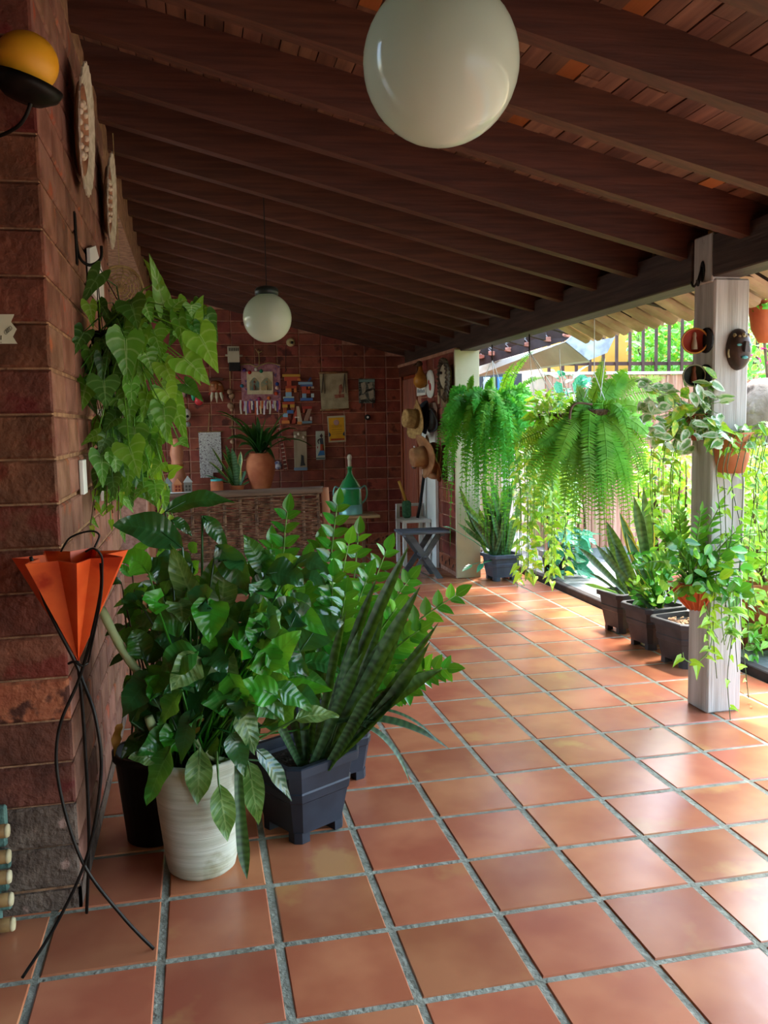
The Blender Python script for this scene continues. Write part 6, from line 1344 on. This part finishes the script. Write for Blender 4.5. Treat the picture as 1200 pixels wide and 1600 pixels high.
B = MB(); B.ball((c.x-.12, c.y-.05, zt-.2), .05, 10, 8, (.8, .8, 1.4)); B.build('knot', TRK, t, True)
c = at(1192, 505, 6.3); t = thing('bougainvillea', (c.x, c.y, -.06), 'spray of magenta flowers at the right edge behind the post', 'plant')
B = MB(); B.tube(wire([(c.x, c.y, -.06), (c.x+.1, c.y, 1.2), c]), .012, 6); B.build('stem', STEMD, t, True)
MG = mat('magenta_bract', '#c81f6a', '#e04a8a', rough=.6, scale=20, trans=.3)
for k in range(22):
    q = at(rnd(1128, 1200) if k % 3 else rnd(1186, 1205), (rnd(490, 580)), 6.3); B = MB(); 
    for j in range(3): blade(B, q, q+rv(.015)+V((0, 0, .01)), q+rv(.03), .014, 'heart', rv(1), n=2)
    B.build('flower', MG, t, True)
# wooden fence closing the garden, its boards one by one
FY = 8.6
f = thing('wooden_fence', (5.3, FY, -.06), 'pinkish wooden board fence closing the garden behind the ferns', 'fence')
x = 3.62
while x < 8.2:
    wd = rnd(.075, .10); B = MB(); B.box((x, FY, .10), (x+wd-.008, FY+.022, 1.955+rnd(-.006, .006)), .003); B.build('board', FENCEW, f); x += wd
B = MB(); B.box((3.6, FY+.024, .35), (8.2, FY+.06, .42)); B.box((3.6, FY+.024, 1.6), (8.2, FY+.06, 1.67)); B.build('back_rail', FENCEW, f)
B = MB(); B.box((3.58, FY-.03, 1.962), (8.25, FY+.05, 1.99), .003); B.build('capping', WHITEP, f)
B = MB(); B.box((3.58, FY-.02, -.06), (8.25, FY+.10, .095)); B.build('plinth', CONC, f)
r_ = thing('iron_railing', (5.6, 9.2, -.06), 'dark vertical iron bars standing above the fence', 'railing')
for k in range(28):
    x = 3.9+.165*k; B = MB(); B.box((x, 9.19, -.06), (x+.03, 9.215, 3.0)); B.build('bar', mat('brown_iron', '#3a2620', '#4d342c', rough=.7), r_)
B = MB(); B.box((3.85, 9.216, 2.10), (8.5, 9.236, 2.14)); B.box((3.85, 9.216, 2.86), (8.5, 9.236, 2.90)); B.build('cross_rail', mat('brown_iron', '#3a2620'), r_)
B = MB(); B.box((4.75, 11.2, -.06), (11, 11.4, 3.9)); struct(B, 'wall_far', mat('ochre_paint', '#c9923c', '#d9a850', rough=.8, scale=2), 'ochre painted house wall far behind the iron bars', 'wall')
# annex at the left: pale wall with coloured window panes, pillar, dark soffit with tile ends, big metal valley gutter
an = MB(); an.box((2.64, 9.9, -.06), (3.60, 10.1, 1.99)); AN = struct(an, 'wall_annex', mat('grey_cream_paint', '#a9a58c', '#b8b49c', rough=.8, scale=2), 'grey cream annex wall seen over the left fern', 'wall')
PIL = MB(); a, b = at(838, 577, 9.3), at(872, 640, 9.3); PIL.box((a.x, 9.3, -.06), (b.x, 9.5, 2.0), .01); t = thing('annex_pillar', ((a.x+b.x)/2, 9.4, -.06), 'cream pillar with a round knob beside the annex wall', 'pillar'); PIL.build('shaft', CREAM, t)
B = MB(); B.ball(at(862, 583, 9.27), .05, 10, 8, (1, .7, .9)); B.build('round_knob', mat('tan_knob', '#b0925c', '#c2a56c', scale=9), t, True)
B = MB(); B.box((a.x-.02, 9.28, 1.97), (b.x+.02, 9.52, 2.0), .004); B.build('capital', CREAM, t)
wn = MB(); a, b = at(748, 584, 9.88), at(812, 660, 9.88); wn.box((a.x-.02, 9.85, b.z), (b.x+.02, 9.9, a.z))
WN = struct(wn, 'window_1', mat('dark_frame', '#3a3f42', rough=.6), 'dark window with white, green and blue panes on the annex wall', 'window')
for x0, x1, cl in ((755, 766, '#b5c4c8'), (769, 774, '#6f9a3f'), (777, 789, '#2f78b0'), (792, 803, '#58b82c')):
    p, q = at(x0, 589, 9.845), at(x1, 655, 9.845); B = MB(); B.box((p.x, 9.838, q.z), (q.x, 9.848, p.z)); B.build('pane', mat('pane_'+cl[1:], cl, rough=.2), WN)
dk = MB(); A_, B_, C_, D_ = at(746, 573, 9.2), at(900, 527, 7.4), at(900, 470, 7.2), at(746, 535, 9.2)
t = thing('annex_roof', (A_+B_)/2, 'dark roof soffit with pink clay tile ends seen under the beam', 'roof')
dk.prism([A_, B_, C_, D_], (.02, .06, .03)); dk.build('soffit', DARKW, t)
for k, (px, py) in enumerate(((749, 557), (768, 552), (796, 546), (826, 538), (857, 530), (890, 523))):
    Y = 9.2-1.8*(px-746)/154-.06; c = at(px, py, Y); B = MB(); B.lathe(c, [(.001, -.05), (.055, -.05), (.055, .05), (.04, .052), (.001, .04)], 14, V((-.15, -1, -.1)), squash=.42); B.build('tile_end', CLAYP, t, True)
    for s in (0, 1):
        B = MB(); B.tube(arc(at(px-16+s*6, py-11, Y), at(px-6+s*6, py-10, Y), at(px-1+s*4, py-3, Y), 6), .006, 5); B.build('tile_light_gap', mat('pale_light_gap', '#b5b8b8'), t, True)  # pale strips stand in for daylight showing through gaps between the tiles
gt_ = thing('valley_gutter', at(830, 565, 8.2), 'large pale grey metal gutter sloping below the annex roof', 'gutter')
g0 = [at(884, 534, 7.3), at(920, 563, 7.2), at(922, 566, 7.5), at(896, 530, 7.6)]; g1 = [at(744, 573, 9.4), at(744, 587, 9.3), at(748, 589, 9.6), at(752, 571, 9.7)]
B = MB(); B.add(g0+g1, [(0, 1, 2, 3), (7, 6, 5, 4)]+[(i, 4+i, 4+(i+1) % 4, (i+1) % 4) for i in range(4)]); B.build('trough', mat('galvanised_grey', '#a29d86', '#b5b09a', rough=.5, scale=3), gt_)
B = MB(); B.prism([at(884, 534, 7.18), at(920, 563, 7.18), at(949, 551, 7.18), at(961, 526, 7.18), at(940, 531, 7.18), at(915, 529, 7.18), at(897, 522, 7.18)], (0, .03, .0)); B.build('end_plate', mat('stained_metal', '#7d8286', '#a5abb0', rough=.6, scale=9), gt_)
nb_ = thing('neighbour_house', (3.9, 12.5, -.06), 'bluish white house wall far behind the fence on the left', 'building')
B = MB(); B.box((3.2, 12.4, -.06), (5.9, 12.7, 2.75)); B.build('walls', mat('blue_white_paint', '#c9d6e6', '#dbe4f0', rough=.8), nb_)
B = MB(); B.box((3.1, 12.3, 2.75), (6.0, 12.8, 2.85)); B.build('roof_edge', mat('blue_trim', '#5f7fb8', rough=.7), nb_)
for k in range(3):
    B = MB(); B.box((4.3+.28*k, 12.38, 2.3), (4.52+.28*k, 12.41, 2.6)); B.build('window', WHITEP, nb_)
# a few dry leaves on the floor
for k, (px, py) in enumerate(((1169, 1100), (1015, 1141), (1172, 1106))):
    q = atz(px, py, .004); B = MB(); blade(B, q, q+V((.01, .005, .008)), q+V((.022, .012, .002)), .007, 'ovate', n=4, wave=.2); o = B.build('dry_leaf', DRY, None, True, loc=q); tag(o, ('small dry leaf at the right foot of the post', 'tiny dry bud on the tile in front of the post', 'second dry leaf touching the right foot of the post')[k], 'leaf')
